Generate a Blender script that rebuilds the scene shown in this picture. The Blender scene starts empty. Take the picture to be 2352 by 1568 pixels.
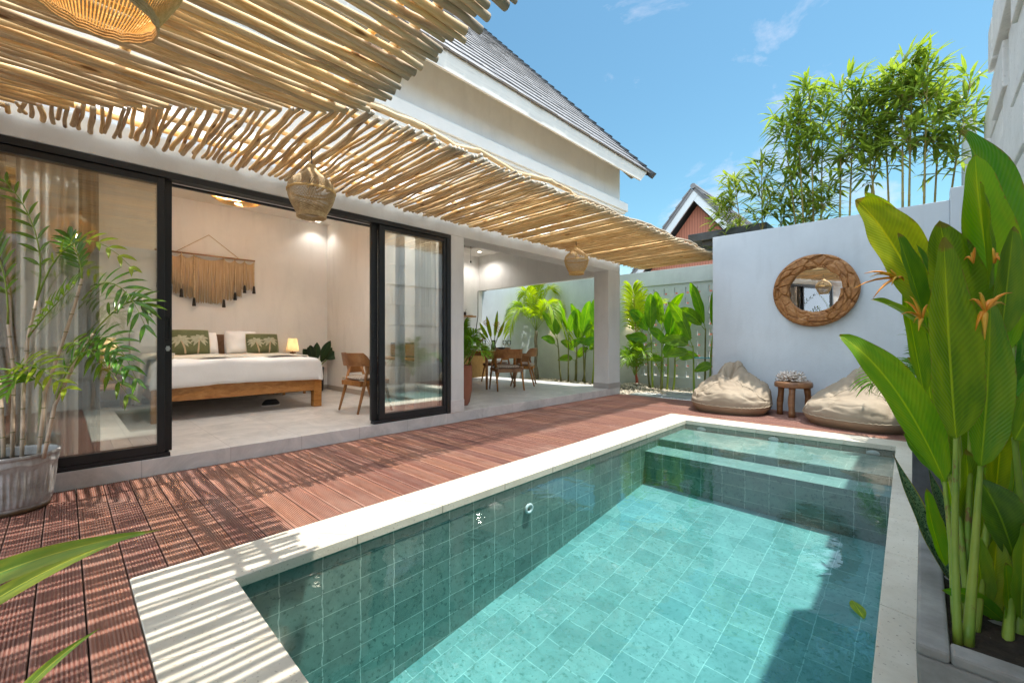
import bpy, math, random
from mathutils import Vector, Matrix, noise
R=math.radians; PI=math.pi
sc=bpy.context.scene; COL=sc.collection
# ---------------------------------------------------------------- camera
EYE=Vector((0,0,1.07)); YAW=R(43.75); FOC=985.0/2352*36
cam=bpy.data.objects.new('camera',bpy.data.cameras.new('camera')); COL.objects.link(cam)
cam.location=EYE; cam.rotation_euler=(R(90),0,YAW)
cam.data.lens=FOC; cam.data.sensor_width=36; cam.data.shift_y=-2.0/2352; cam.data.clip_start=.05; cam.data.clip_end=2000
sc.camera=cam
# ---------------------------------------------------------------- sky, sun, exposure
SUN=Vector((.216,.197,1)).normalized(); EL=math.asin(SUN.z); AZ=math.atan2(SUN.x,SUN.y)
w=bpy.data.worlds.new('World'); sc.world=w; w.use_nodes=True; nt=w.node_tree; nt.nodes.clear()
def wn(t,**k):
    n=nt.nodes.new(t)
    for a,b in k.items(): setattr(n,a,b)
    return n
sky=wn('ShaderNodeTexSky',sky_type='NISHITA',sun_disc=False,sun_elevation=EL,sun_rotation=AZ,air_density=1.25,dust_density=.35,ozone_density=2.6,altitude=0)
bg=wn('ShaderNodeBackground'); bg.inputs[1].default_value=.15; wo=wn('ShaderNodeOutputWorld')
tc=wn('ShaderNodeTexCoord'); mp=wn('ShaderNodeMapping'); mp.inputs['Scale'].default_value=(2.0,2.0,3.6); mp.inputs['Location'].default_value=(.9,.35,.15)
n1=wn('ShaderNodeTexNoise'); n1.inputs['Scale'].default_value=1.9; n1.inputs['Detail'].default_value=9; n1.inputs['Roughness'].default_value=.62; n1.inputs['Distortion'].default_value=.5
cr=wn('ShaderNodeValToRGB'); cr.color_ramp.elements[0].position=.56; cr.color_ramp.elements[1].position=.80
cr.color_ramp.elements[1].color=(.8,.8,.8,1)
mx=wn('ShaderNodeMix',data_type='RGBA'); mx.inputs['B'].default_value=(3.6,3.4,3.8,1)
L=nt.links.new
L(tc.outputs['Generated'],mp.inputs[0]); L(mp.outputs[0],n1.inputs[0]); L(n1.outputs[0],cr.inputs[0]); L(cr.outputs[0],mx.inputs['Factor'])
tint=wn('ShaderNodeMix',data_type='RGBA',blend_type='MULTIPLY'); tint.inputs['Factor'].default_value=1; tint.inputs['B'].default_value=(.41,.575,.54,1); L(sky.outputs[0],tint.inputs['A']); L(tint.outputs['Result'],mx.inputs['A'])
# unseen bright cloud bank overhead and behind the camera, put in to lift the shade
dp=wn('ShaderNodeVectorMath',operation='DOT_PRODUCT'); dp.inputs[1].default_value=(.42,-.42,.80); L(tc.outputs['Generated'],dp.inputs[0])
n2=wn('ShaderNodeTexNoise'); n2.inputs['Scale'].default_value=3; n2.inputs['Detail'].default_value=6; L(tc.outputs['Generated'],n2.inputs[0])
ad=wn('ShaderNodeMath',operation='MULTIPLY_ADD'); ad.inputs[1].default_value=.5; L(n2.outputs[0],ad.inputs[0]); L(dp.outputs['Value'],ad.inputs[2])
c2=wn('ShaderNodeValToRGB'); c2.color_ramp.elements[0].position=.55; c2.color_ramp.elements[1].position=.85; L(ad.outputs[0],c2.inputs[0])
m2=wn('ShaderNodeMix',data_type='RGBA'); m2.inputs['B'].default_value=(6.2,7.3,8.5,1); L(c2.outputs[0],m2.inputs['Factor']); L(mx.outputs['Result'],m2.inputs['A'])
L(m2.outputs['Result'],bg.inputs[0]); L(bg.outputs[0],wo.inputs[0])
sl=bpy.data.lights.new('sun','SUN'); sl.energy=3.2; sl.angle=R(.5); sl.color=(1,.94,.85)
so=bpy.data.objects.new('sun',sl); COL.objects.link(so); so.rotation_euler=SUN.to_track_quat('Z','Y').to_euler(); so.location=(3,3,12)
sc.view_settings.view_transform='Standard'; sc.view_settings.look='None'; sc.view_settings.gamma=1; sc.view_settings.exposure=1.13
c=sc.cycles; c.max_bounces=10; c.diffuse_bounces=6; c.glossy_bounces=4; c.transmission_bounces=6; c.transparent_max_bounces=24; c.caustics_reflective=False; c.caustics_refractive=False; c.sample_clamp_indirect=6; c.use_denoising=True
# ---------------------------------------------------------------- mesh helpers
RT=Vector((math.cos(YAW),math.sin(YAW),0)); FW=Vector((-math.sin(YAW),math.cos(YAW),0))
def at(px,py,d):
    """a real point at depth d (metres) along the sight line measured in the photograph"""
    return EYE+FW*d+RT*((px-1176)/985*d)+Vector((0,0,-(py-782)/985*d))
rnd=random.Random(7)
def U(a,b): return rnd.uniform(a,b)
class MB:
    def __init__(s): s.v=[]; s.f=[]; s.uv=[]; s.mi=[]; s.m=0
    def add(s,vs,fs,uv=None):
        o=len(s.v); s.v+= [Vector(v) for v in vs]; s.uv+= (uv if uv else [(0,0)]*len(vs))
        s.f+=[tuple(i+o for i in f) for f in fs]; s.mi+=[s.m]*len(fs); return s
    def box(s,x0,x1,y0,y1,z0,z1):
        v=[(x,y,z) for z in(z0,z1) for y in(y0,y1) for x in(x0,x1)]
        return s.add(v,[(0,2,3,1),(4,5,7,6),(0,1,5,4),(2,6,7,3),(0,4,6,2),(1,3,7,5)])
    def hexa(s,b,t):
        n=len(b); return s.add(list(b)+list(t),[tuple(range(n-1,-1,-1)),tuple(range(n,2*n))]+[(i,(i+1)%n,n+(i+1)%n,n+i) for i in range(n)])
    def bar(s,p,q,w,h,up=(0,0,1),w2=None,h2=None):
        p=Vector(p);q=Vector(q);t=(q-p).normalized();a=t.cross(Vector(up))
        if a.length<1e-4:a=t.cross(Vector((1,0,0)))
        a.normalize();b=a.cross(t); w2=w2 or w;h2=h2 or h
        def ring(c,w,h): return [c+a*(w/2*i)+b*(h/2*j) for i,j in((-1,-1),(1,-1),(1,1),(-1,1))]
        r0,r1=ring(p,w,h),ring(q,w2,h2)
        return s.add(r0+r1,[(0,1,2,3),(7,6,5,4),(0,4,5,1),(1,5,6,2),(2,6,7,3),(3,7,4,0)])
    def tube(s,pts,rad,n=8,cap=True,closed=False,flat=1.0,up=None):
        pts=[Vector(p) for p in pts];m=len(pts); rad=rad if isinstance(rad,(list,tuple)) else [rad]*m
        vs=[];uv=[];fs=[];a=None;L=0
        for i,p in enumerate(pts):
            if closed: t=pts[(i+1)%m]-pts[i-1]
            else: t=pts[min(i+1,m-1)]-pts[max(i-1,0)]
            if t.length<1e-9: t=Vector((0,0,1))
            t.normalize()
            if a is None:
                r=Vector(up) if up else (Vector((0,0,1)) if abs(t.z)<.9 else Vector((1,0,0))); a=t.cross(r)
            a=a-t*a.dot(t)
            if a.length<1e-6:a=t.orthogonal()
            a.normalize();b=t.cross(a)
            if i:L+=(p-pts[i-1]).length
            for k in range(n):
                g=2*PI*k/n; vs.append(p+a*(math.cos(g)*rad[i])+b*(math.sin(g)*rad[i]*flat)); uv.append((L,k/n))
        for i in range(m if closed else m-1):
            for k in range(n):
                j=(i+1)%m; fs.append((i*n+k,i*n+(k+1)%n,j*n+(k+1)%n,j*n+k))
        if cap and not closed: fs+=[tuple(range(n-1,-1,-1)),tuple(range((m-1)*n,m*n))]
        return s.add(vs,fs,uv)
    def lathe(s,c,prof,n=24,sx=1,sy=1,arc=None):
        c=Vector(c);vs=[];fs=[];uv=[];m=len(prof)
        for i,(r,z) in enumerate(prof):
            for k in range(n):
                g=2*PI*k/n; vs.append(c+Vector((math.cos(g)*r*sx,math.sin(g)*r*sy,z))); uv.append((k/n,i/m))
        for i in range(m-1):
            for k in range(n): fs.append((i*n+k,i*n+(k+1)%n,(i+1)*n+(k+1)%n,(i+1)*n+k))
        if prof[0][0]>1e-5: fs.append(tuple(range(n-1,-1,-1)))
        if prof[-1][0]>1e-5: fs.append(tuple(range((m-1)*n,m*n)))
        return s.add(vs,fs,uv)
    def shell(s,c,prof,n=24):
        c=Vector(c);vs=[];fs=[];uv=[];m=len(prof)
        for i,(r,z) in enumerate(prof):
            for k in range(n):
                g=2*PI*k/n; vs.append(c+Vector((math.cos(g)*r,math.sin(g)*r,z))); uv.append((k/n,i/m))
        for i in range(m-1):
            for k in range(n): fs.append((i*n+k,i*n+(k+1)%n,(i+1)*n+(k+1)%n,(i+1)*n+k))
        return s.add(vs,fs,uv)
    def grid(s,fn,nu,nv,cu=False):
        vs=[];uv=[];fs=[]
        for i in range(nu+1):
            for j in range(nv+1):
                vs.append(fn(i/nu,j/nv)); uv.append((i/nu,j/nv))
        for i in range(nu):
            for j in range(nv):
                a=i*(nv+1)+j; fs.append((a,a+1,a+nv+2,a+nv+1))
        return s.add(vs,fs,uv)
    def leaf(s,p0,p1,wd,nrm,sag=0,fold=.25,nu=12,nv=6,shape='banana',wave=.0,seed=0,p2=None):
        """a blade from p0 to p1: midrib bent by sag along nrm, halves folded up by fold"""
        p0=Vector(p0);p1=Vector(p1);nrm=Vector(nrm).normalized(); mid=Vector(p2) if p2 else (p0+p1)/2+nrm*sag
        q=mid*2-(p0+p1)/2
        def fn(t,u):
            c=p0*(1-t)**2+q*(2*t*(1-t))+p1*t*t
            tg=((q-p0)*(1-t)+(p1-q)*t).normalized()
            sd=tg.cross(nrm)
            if sd.length<1e-4: sd=tg.orthogonal()
            sd.normalize(); up=sd.cross(tg)
            if shape=='banana': w=math.sin(PI*min(1,t**.85))**.62 if t<1 else 0; w*=1-.12*t
            elif shape=='lance': w=(math.sin(PI*t**.7))**.9
            elif shape=='sword': w=min(1,.75+.6*t)*(1-t**5)
            else: w=math.sin(PI*t)**.8
            if t>=.999 or (t<=.001 and shape!='sword'): w=max(0.0,.02)
            x=(u*2-1); k=wd/2*w*x
            wv=wave*wd*math.sin(t*17+seed*3+x*2)*abs(x)
            return c+sd*k*math.cos(fold)+up*(abs(k)*math.sin(fold)+wv)
        return s.grid(fn,nu,nv)
    def build(s,name,mats,parent=None,smooth=False,bevel=0,loc=None,kind=None,local=False,solid=0,sub=0):
        off=Vector((0,0,0))
        if parent is not None and not local: off=wloc(parent)
        if loc is not None and parent is None: off=Vector(loc)
        me=bpy.data.meshes.new(name); me.from_pydata([v-off for v in s.v],[],s.f)
        if not isinstance(mats,(list,tuple)): mats=[mats]
        for m in mats: me.materials.append(m)
        if len(mats)>1: me.polygons.foreach_set('material_index',s.mi)
        if smooth: me.polygons.foreach_set('use_smooth',[True]*len(me.polygons))
        ul=me.uv_layers.new(name='UVMap'); d=[]
        for lp in me.loops: d+=s.uv[lp.vertex_index]
        ul.data.foreach_set('uv',d); me.update()
        o=bpy.data.objects.new(name,me); COL.objects.link(o)
        if parent is not None: o.parent=parent
        elif loc is not None: o.location=loc
        if bevel:
            b=o.modifiers.new('bevel','BEVEL'); b.width=bevel; b.segments=2; b.limit_method='ANGLE'
            if not smooth: 
                b.harden_normals=False
        if solid:
            b=o.modifiers.new('thick','SOLIDIFY'); b.thickness=solid; b.offset=0
        if sub:
            b=o.modifiers.new('sub','SUBSURF'); b.levels=sub; b.render_levels=sub
        if kind: o['kind']=kind
        return o
def wloc(o):
    p=Vector((0,0,0))
    while o is not None: p=p+Vector(o.location); o=o.parent
    return p
def tag(o,label,cat,group=None,kind=None):
    o['label']=label; o['category']=cat
    if group:o['group']=group
    if kind:o['kind']=kind
    return o
def thing(name,loc,label,cat,group=None,rz=0):
    o=bpy.data.objects.new(name,None); COL.objects.link(o); o.location=loc; o.rotation_euler=(0,0,rz); o.empty_display_size=.1
    return tag(o,label,cat,group)
def dup(root,loc,rz,label,group=None):
    r=root.copy(); COL.objects.link(r); r.location=loc; r.rotation_euler=(0,0,rz); r['label']=label
    if group:r['group']=group
    for ch in list(root.children):
        k=ch.copy(); COL.objects.link(k); k.parent=r
        for g in ch.children:
            e=g.copy(); COL.objects.link(e); e.parent=k
    return r
def struct(o): o['kind']='structure'; return o
# ---------------------------------------------------------------- materials
class G:
    def __init__(s,name):
        s.m=bpy.data.materials.new(name); s.m.use_nodes=True; s.t=s.m.node_tree; s.b=s.t.nodes['Principled BSDF']; s.o=s.t.nodes['Material Output']
    def n(s,t,ins=None,**k):
        x=s.t.nodes.new('ShaderNode'+t)
        for a,b in k.items(): setattr(x,a,b)
        for a,b in (ins or {}).items(): s.set(x,a,b)
        return x
    def set(s,x,a,b):
        if isinstance(b,bpy.types.NodeSocket): s.t.links.new(b,x.inputs[a])
        elif isinstance(b,bpy.types.Node): s.t.links.new(b.outputs[0],x.inputs[a])
        else:
            if isinstance(b,tuple) and len(b)==3 and x.inputs[a].type=='RGBA': b=b+(1,)
            x.inputs[a].default_value=b
    def p(s,**k):
        for a,b in k.items(): s.set(s.b,a.replace('_',' '),b)
    def co(s,which='Object',sc=(1,1,1),rot=(0,0,0),loc=(0,0,0)):
        t=s.n('TexCoord'); m=s.n('Mapping',{'Scale':sc,'Rotation':rot,'Location':loc}); s.t.links.new(t.outputs[which],m.inputs[0]); return m
    def noise(s,co,scale,detail=4,rough=.55,dist=0): return s.n('TexNoise',{'Vector':co,'Scale':scale,'Detail':detail,'Roughness':rough,'Distortion':dist})
    def ramp(s,fac,stops):
        r=s.n('ValToRGB',{'Fac':fac}); e=r.color_ramp.elements
        while len(e)<len(stops): e.new(.5)
        for x,(p,c) in zip(e,stops): x.position=p; x.color=tuple(c)+(1,) if len(c)==3 else c
        return r
    def mix(s,f,a,b,bt='MIX'):
        x=s.n('Mix',data_type='RGBA',blend_type=bt); s.set(x,'Factor',f)
        for k,v in(('A',a),('B',b)):
            if isinstance(v,tuple): x.inputs[k].default_value=v+(1,) if len(v)==3 else v
            else: s.t.links.new(v.outputs[0] if isinstance(v,bpy.types.Node) else v,x.inputs[k])
        class W: pass
        return x.outputs['Result']
    def math(s,op,a,b=0):
        x=s.n('Math',operation=op); s.set(x,0,a); s.set(x,1,b); return x
    def bump(s,h,strength=.3,dist=.01,nrm=None):
        x=s.n('Bump',{'Height':h,'Strength':strength,'Distance':dist}); s.t.links.new(x.outputs[0],s.b.inputs['Normal']); return x
    def rand(s): return s.n('ObjectInfo').outputs['Random']
def sc3(c,k): return tuple(min(1,x*k) for x in c)
def plain(name,col,rough=.5,metal=0,var=.12,scale=8,bump=.1,bscale=None,co='Object'):
    g=G(name); c=g.co(co); n=g.noise(c,scale,6,.6); g.p(Base_Color=g.ramp(n,[(.3,sc3(col,1-var)),(.7,sc3(col,1+var))]).outputs[0],Roughness=rough,Metallic=metal)
    if bump: g.bump(g.noise(c,bscale or scale*6,4,.6),bump,.01)
    return g.m
def plaster(name,col,stain=.1):
    g=G(name); c=g.co(); a=g.noise(c,1.3,5,.65); b=g.noise(c,14,5,.6); s=g.noise(g.co(sc=(3,3,.5)),2.2,4,.6)
    x=g.mix(g.ramp(a,[(.35,(0,0,0)),(.75,(1,1,1))]).outputs[0],col,sc3(col,1-stain)); x=g.mix(g.math('MULTIPLY',b,.12),x,sc3(col,.75)); x=g.mix(g.ramp(s,[(.52,(0,0,0)),(.78,(.5,.5,.5))]).outputs[0],x,sc3(col,.8))
    d=g.noise(g.co(sc=(1,1,.8)),.9,8,.7,.4); x=g.mix(g.ramp(d,[(.5,(0,0,0)),(.72,(.5,.5,.5))]).outputs[0],x,sc3(col,1.14)); g.p(Base_Color=x,Roughness=.85); g.bump(g.noise(c,22,8,.75),.35,.006); return g.m
def wood(name,c1,c2,c3,scale=(1,1,1),rough=.5,grain=1,co='Object',rv=.35,pole=None):
    g=G(name); c=g.co(co,scale); r=g.rand(); off=g.n('CombineXYZ',{0:g.math('MULTIPLY',r,37),1:g.math('MULTIPLY',r,11),2:g.math('MULTIPLY',r,23)})
    v=g.n('VectorMath',{0:c,1:off},operation='ADD'); n=g.noise(v,3*grain,8,.6,1.2); f=g.noise(v,18*grain,6,.65,.3)
    x=g.ramp(n,[(.28,c1),(.52,c2),(.78,c3)]).outputs[0]; x=g.mix(g.ramp(f,[(.33,(.38,.38,.38)),(.46,(0,0,0))]).outputs[0],x,sc3(c1,.6))
    if pole:
        v2=g.n('VectorMath',{0:g.co(co,pole[0]),1:off},operation='ADD'); vo=g.n('TexVoronoi',{'Vector':v2,'Scale':2.6}); x=g.mix(g.ramp(vo.outputs[0],[(.07,(.9,.9,.9)),(.16,(0,0,0))]).outputs[0],x,(.16,.065,.02))
        st=g.noise(v2,1.5,6,.7,1.5); x=g.mix(g.ramp(st,[(.55,(0,0,0)),(.66,(.7,.7,.7))]).outputs[0],x,(.50,.26,.085))
        sp=g.n('SeparateXYZ'); g.t.links.new(g.co(co).outputs[0],sp.inputs[0]); e_=g.n('MapRange',{0:g.math('ADD',sp.outputs[pole[1]],g.math('MULTIPLY',n,.35)),1:pole[2],2:pole[2]+.3}); x=g.mix(g.math('MULTIPLY',e_.outputs[0],.8),x,(.34,.30,.25))
    hs=g.n('HueSaturation',{'Color':x,'Saturation':g.math('ADD',g.math('MULTIPLY',r,.3),.85),'Value':g.math('ADD',g.math('MULTIPLY',r,rv),1-rv/2)})
    g.p(Base_Color=hs.outputs[0],Roughness=rough); g.bump(f,.25,.006); return g.m
def leafm(name,c1,c2,trans=.4,rough=.35,vein=1,band=None,edge=None,scale=1,vd=200):
    """leaf blade: uv.x runs along the midrib, uv.y across; lateral veins, paler midrib, translucency"""
    g=G(name); t=g.n('TexCoord'); sp=g.n('SeparateXYZ'); g.t.links.new(t.outputs['UV'],sp.inputs[0]); u,v=sp.outputs[0],sp.outputs[1]
    ax=g.math('ABSOLUTE',g.math('SUBTRACT',v,.5)); 
    ph=g.math('SUBTRACT',g.math('MULTIPLY',u,vd),g.math('MULTIPLY',ax,vd*.35)); vn=g.math('SINE',ph)
    ob=g.co(); nz=g.noise(ob,3.5*scale,5,.6); x=g.ramp(nz,[(.3,c1),(.7,c2)]).outputs[0]
    hs=g.n('HueSaturation',{'Color':x,'Hue':g.math('ADD',.488,g.math('MULTIPLY',g.rand(),.03)),'Value':g.math('ADD',.78,g.math('MULTIPLY',g.rand(),.5))}); x=hs.outputs[0]
    yl=g.noise(g.co('UV',(2.2,2.5,1)),1.3,3,.5); x=g.mix(g.ramp(yl,[(.42,(0,0,0)),(.72,(.75,.75,.75))]).outputs[0],x,(min(1,c2[0]*1.75),min(1,c2[1]*1.3),c2[2]))
    if vein: x=g.mix(g.math('MULTIPLY',g.math('POWER',g.math('MULTIPLY',g.math('ADD',vn,1),.5),3),.2*vein),x,sc3(c2,1.6))
    mid=g.ramp(ax,[(.012,(1,1,1)),(.03,(0,0,0))]).outputs[0]
    x=g.mix(g.math('MULTIPLY',mid,.7),x,(min(1,c2[0]*2.4+.04),min(1,c2[1]*1.7+.04),c2[2]*1.6))
    if band:
        bn=g.noise(g.co('UV',(30,5,1)),1.6,3,.6,1.5); x=g.mix(g.ramp(bn,[(.47,(0,0,0)),(.56,(1,1,1))]).outputs[0],x,band)
    if edge: x=g.mix(g.ramp(ax,[(.43,(0,0,0)),(.45,(1,1,1))]).outputs[0],x,edge)
    br=g.ramp(g.noise(ob,9*scale,4,.7),[(.68,(0,0,0)),(.76,(1,1,1))]).outputs[0]; x=g.mix(g.math('MULTIPLY',br,.35),x,(.35,.28,.06))
    ed=g.math('ADD',g.math('MULTIPLY',ax,2),g.math('MULTIPLY',g.noise(g.co('UV',(9,2,1)),2.2,4,.6),.32)); tp=g.math('ADD',u,g.math('MULTIPLY',g.math('SUBTRACT',g.noise(ob,9*scale,4,.65),.36),.22)); bm=g.math('MAXIMUM',g.ramp(ed,[(.0,(0,0,0)),(.5,(0,0,0))]).outputs[0],g.ramp(tp,[(.985,(0,0,0)),(1.0,(.8,.8,.8))]).outputs[0]); em=g.n('MapRange',{0:ed,1:1.12,2:1.2}); x=g.mix(g.math('MULTIPLY',g.math('MAXIMUM',em.outputs[0],bm),.75),x,(.24,.13,.04))
    g.p(Base_Color=x,Roughness=g.math('ADD',g.math('MULTIPLY',nz,.25),rough-.1)); g.b.inputs['Specular IOR Level'].default_value=.45
    bp=g.n('Bump',{'Height':vn,'Strength':.25*vein,'Distance':.003}); g.t.links.new(bp.outputs[0],g.b.inputs['Normal'])
    tr=g.n('BsdfTranslucent',{'Color':g.n('HueSaturation',{'Color':x,'Saturation':1.1,'Value':1.65,'Hue':.49}).outputs[0]}); ms=g.n('MixShader',{0:trans}); g.t.links.new(g.b.outputs[0],ms.inputs[1]); g.t.links.new(tr.outputs[0],ms.inputs[2]); g.t.links.new(ms.outputs[0],g.o.inputs[0]); return g.m
def glassm(name,col=(1,1,1),f0=1.5,extra=0.0,rough=0):
    g=G(name); g.t.nodes.remove(g.b); tr=g.n('BsdfTransparent',{'Color':col}); gl=g.n('BsdfGlossy',{'Roughness':rough,'Color':(1,1,1)}); fr=g.n('Fresnel',{'IOR':f0})
    ms=g.n('MixShader',{0:g.math('ADD',fr,extra)}); g.t.links.new(tr.outputs[0],ms.inputs[1]); g.t.links.new(gl.outputs[0],ms.inputs[2]); g.t.links.new(ms.outputs[0],g.o.inputs[0]); return g.m
def emit(name,col,st):
    g=G(name); g.p(Base_Color=(.8,.8,.8),Emission_Color=col,Emission_Strength=st); return g.m
# ---------------------------------------------------------------- shared materials
WHITE=plaster('plaster_white',(.76,.765,.755)); WALLB=plaster('plaster_garden',(.57,.625,.68),.12); ROOMW=plaster('plaster_room',(.86,.85,.83),.05); GARW=plaster('plaster_old',(.64,.69,.66),.18)  # WALLB: blue sky light on white plaster is put into the colour
TRIM=plain('cornice_paint',(.70,.74,.76),.7,var=.04,scale=3,bump=.08); FASC=wood('fascia_paint',(.58,.57,.54),(.64,.63,.59),(.67,.66,.62),(1,.15,4),.7)
BLACK=plain('black_metal',(.014,.017,.02),.38,0,.25,5,.05); DARKW=plain('dark_wood',(.03,.022,.018),.6,0,.3,6,.2)
TEAK=wood('teak',(.22,.09,.03),(.37,.175,.065),(.47,.26,.11),(1.2,1.2,1.2),.42); OAK=wood('bed_wood',(.27,.115,.035),(.42,.20,.07),(.53,.29,.115),(.7,2.2,7),.4)
POLE=wood('bleached_pole',(.44,.27,.12),(.66,.47,.26),(.78,.62,.41),(1.5,1.5,1.5),.75,1.6,rv=.42); POLE_END=plain('sawn_end',(.62,.55,.46),.9,var=.25,scale=40)
POLEX=wood('bleached_pole_along_x',(.56,.36,.16),(.80,.59,.325),(.90,.75,.49),(.5,7,7),.75,1.6,rv=.5,pole=((1.0,5,5),0,.72)); POLEY=wood('bleached_pole_along_y',(.56,.36,.16),(.80,.59,.325),(.90,.75,.49),(7,.5,7),.75,1.6,rv=.5,pole=((5,1.0,5),1,1.12))
RATTAN=wood('rattan',(.52,.33,.12),(.70,.49,.22),(.80,.61,.33),(6,6,6),.5,2)
FABW=plain('white_linen',(.90,.90,.91),.9,var=.04,scale=3,bump=.15,bscale=40); CREAM=plain('cream_linen',(.68,.62,.52),.9,var=.06,scale=5,bump=.2,bscale=60)
CONC=plain('planter_concrete',(.27,.265,.255),.85,var=.4,scale=5,bump=.5,bscale=30)
SOIL=plain('soil',(.028,.02,.014),1,var=.6,scale=30,bump=1,bscale=50); STEEL=plain('chrome',(.7,.7,.7),.25,1,.02,3,0)
GLASS=glassm('window_glass',(.985,1,.99),1.5,.10); DRINK=glassm('drinking_glass',(.96,.98,.98),1.45,.03)
def tile_mat(name,wu,wv,c1,c2,grout,mortar=.012,rough=.4,co='UV',stain=None,speck=None,bump=.2,loc=(0,0,0),off=0,warp=0.0):
    g=G(name); c=g.co(co,(1/wu,1/wv,1),loc=loc); wq=g.noise(c,1.1,3,.6); wm=g.n('VectorMath',{0:wq.outputs[1],1:(-.5,-.5,-.5)},operation='ADD'); ws=g.n('VectorMath',{0:wm.outputs[0]},operation='SCALE'); ws.inputs['Scale'].default_value=warp; c=g.n('VectorMath',{0:c,1:ws.outputs[0]},operation='ADD'); br=g.n('TexBrick',{'Vector':c,'Scale':1,'Mortar Size':mortar,'Mortar Smooth':.3,'Brick Width':1,'Row Height':1,'Color1':c1,'Color2':c2,'Mortar':grout},offset=off,offset_frequency=2,squash=1)
    ob=g.co(); x=br.outputs[0]; a=g.noise(ob,2.6,8,.72,.8); x=g.mix(.7,x,g.ramp(a,[(.25,(.5,.52,.52)),(.75,(1.35,1.3,1.28))]).outputs[0],'MULTIPLY')
    if speck:
        s=g.noise(ob,38,3,.6); x=g.mix(g.ramp(s,[(.56,(0,0,0)),(.66,(.8,.8,.8))]).outputs[0],x,speck); s2=g.noise(ob,11,6,.75,.6); x=g.mix(g.ramp(s2,[(.5,(0,0,0)),(.68,(.45,.45,.45))]).outputs[0],x,speck)
    g.p(Base_Color=x,Roughness=rough); g.bump(g.math('MULTIPLY',br.outputs['Fac'],-1),bump,.004); return g.m
POOLW=tile_mat('pool_tile_wall',.21,.125,(.145,.235,.205),(.225,.32,.28),(.58,.66,.61),.016,speck=(.05,.11,.09),warp=.11)
POOLF=tile_mat('pool_tile_floor',.21,.21,(.17,.295,.275),(.27,.385,.355),(.42,.53,.49),.014,speck=(.09,.2,.17),off=.5,warp=.13)
FLOOR=tile_mat('floor_tile',.6,.6,(.66,.65,.64),(.71,.70,.69),(.52,.51,.50),.006,.38,co='Object',bump=.15,loc=(.1,.3,0))
def deckm():
    g=G('deck_wood'); c=g.co(); sp=g.n('SeparateXYZ'); g.t.links.new(c.outputs[0],sp.inputs[0])
    idx=g.math('FLOOR',g.math('DIVIDE',g.math('SUBTRACT',sp.outputs[1],.0615),.142)); wnz=g.n('TexWhiteNoise',{'W':idx},noise_dimensions='1D')
    a=g.noise(g.co(sc=(2,18,1)),2,8,.6); x=g.ramp(a,[(.25,(.13,.046,.03)),(.55,(.235,.086,.054)),(.8,(.33,.142,.098))]).outputs[0]
    x=g.n('HueSaturation',{'Color':x,'Value':g.math('ADD',.72,g.math('MULTIPLY',wnz.outputs[0],.5)),'Hue':g.math('ADD',.49,g.math('MULTIPLY',wnz.outputs[0],.02))}).outputs[0]
    d=g.noise(g.co(sc=(1,1.6,1)),1.6,7,.68); x=g.mix(g.ramp(d,[(.5,(0,0,0)),(.75,(.55,.55,.55))]).outputs[0],x,(.40,.26,.205))
    f=g.math('FRACT',g.math('DIVIDE',g.math('SUBTRACT',sp.outputs[1],.0615),.142)); gr=g.math('SINE',g.math('MULTIPLY',f,2*PI*11.9)); 
    x=g.mix(g.math('MULTIPLY',g.math('ADD',gr,1),.22),x,(.37,.25,.205))
    g.p(Base_Color=x,Roughness=.62); g.bump(a,.2,.003); return g.m
DECK=deckm()
def copem():
    g=G('coping_stone'); c=g.co(); a=g.noise(c,4,6,.65); x=g.ramp(a,[(.3,(.56,.515,.42)),(.7,(.66,.62,.53))]).outputs[0]
    s=g.noise(c,75,2,.5); x=g.mix(g.ramp(s,[(.66,(0,0,0)),(.72,(.8,.8,.8))]).outputs[0],x,(.22,.19,.15)); r=g.n('TexVoronoi',{'Vector':c,'Scale':42}); x=g.mix(g.ramp(r.outputs[0],[(.06,(.7,.7,.7)),(.1,(0,0,0))]).outputs[0],x,(.33,.27,.2))
    w_=g.noise(c,1.4,8,.7,.6); x=g.mix(g.ramp(w_,[(.5,(0,0,0)),(.72,(.65,.65,.65))]).outputs[0],x,(.42,.38,.30)); g.p(Base_Color=x,Roughness=.8); g.bump(s,.25,.004); return g.m
COPE=copem()
# ---------------------------------------------------------------- ground, deck, pool
m=MB(); S=400
for x0,x1,y0,y1 in((-S,-2.7,-S,S),(.3,S,-S,S),(-2.7,.3,-S,.15),(-2.7,.3,6.25,S)): m.add([(x0,y0,-.06),(x1,y0,-.06),(x1,y1,-.06),(x0,y1,-.06)],[(0,1,2,3)])
struct(m.build('ground',plain('earth',(.16,.13,.09),1,var=.3,scale=2,bump=.4)))
m=MB(); y=-3.55; PW=.142
def board(x0,x1,y):
    pr=[]; wdt=.1365; n=11
    for i in range(n):
        a=.010+i*(wdt-.02)/n; b=(wdt-.02)/n; pr+=[(a,0),(a+b*.52,0),(a+b*.60,-.0028),(a+b*.92,-.0028)]
    pr=[(0,-.028),(0,-.003),(.003,0)]+pr+[(wdt-.008,0),(wdt-.003,0),(wdt,-.003),(wdt,-.028)]; k=len(pr)
    dz=U(-.0012,.0012)
    m.add([(x,y+a,z+dz) for x in(x0,x1) for a,z in pr],[(i,i+1,k+i+1,k+i) for i in range(k-1)]+[tuple(range(k)),tuple(range(2*k-1,k-1,-1))])
i=-25
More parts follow.
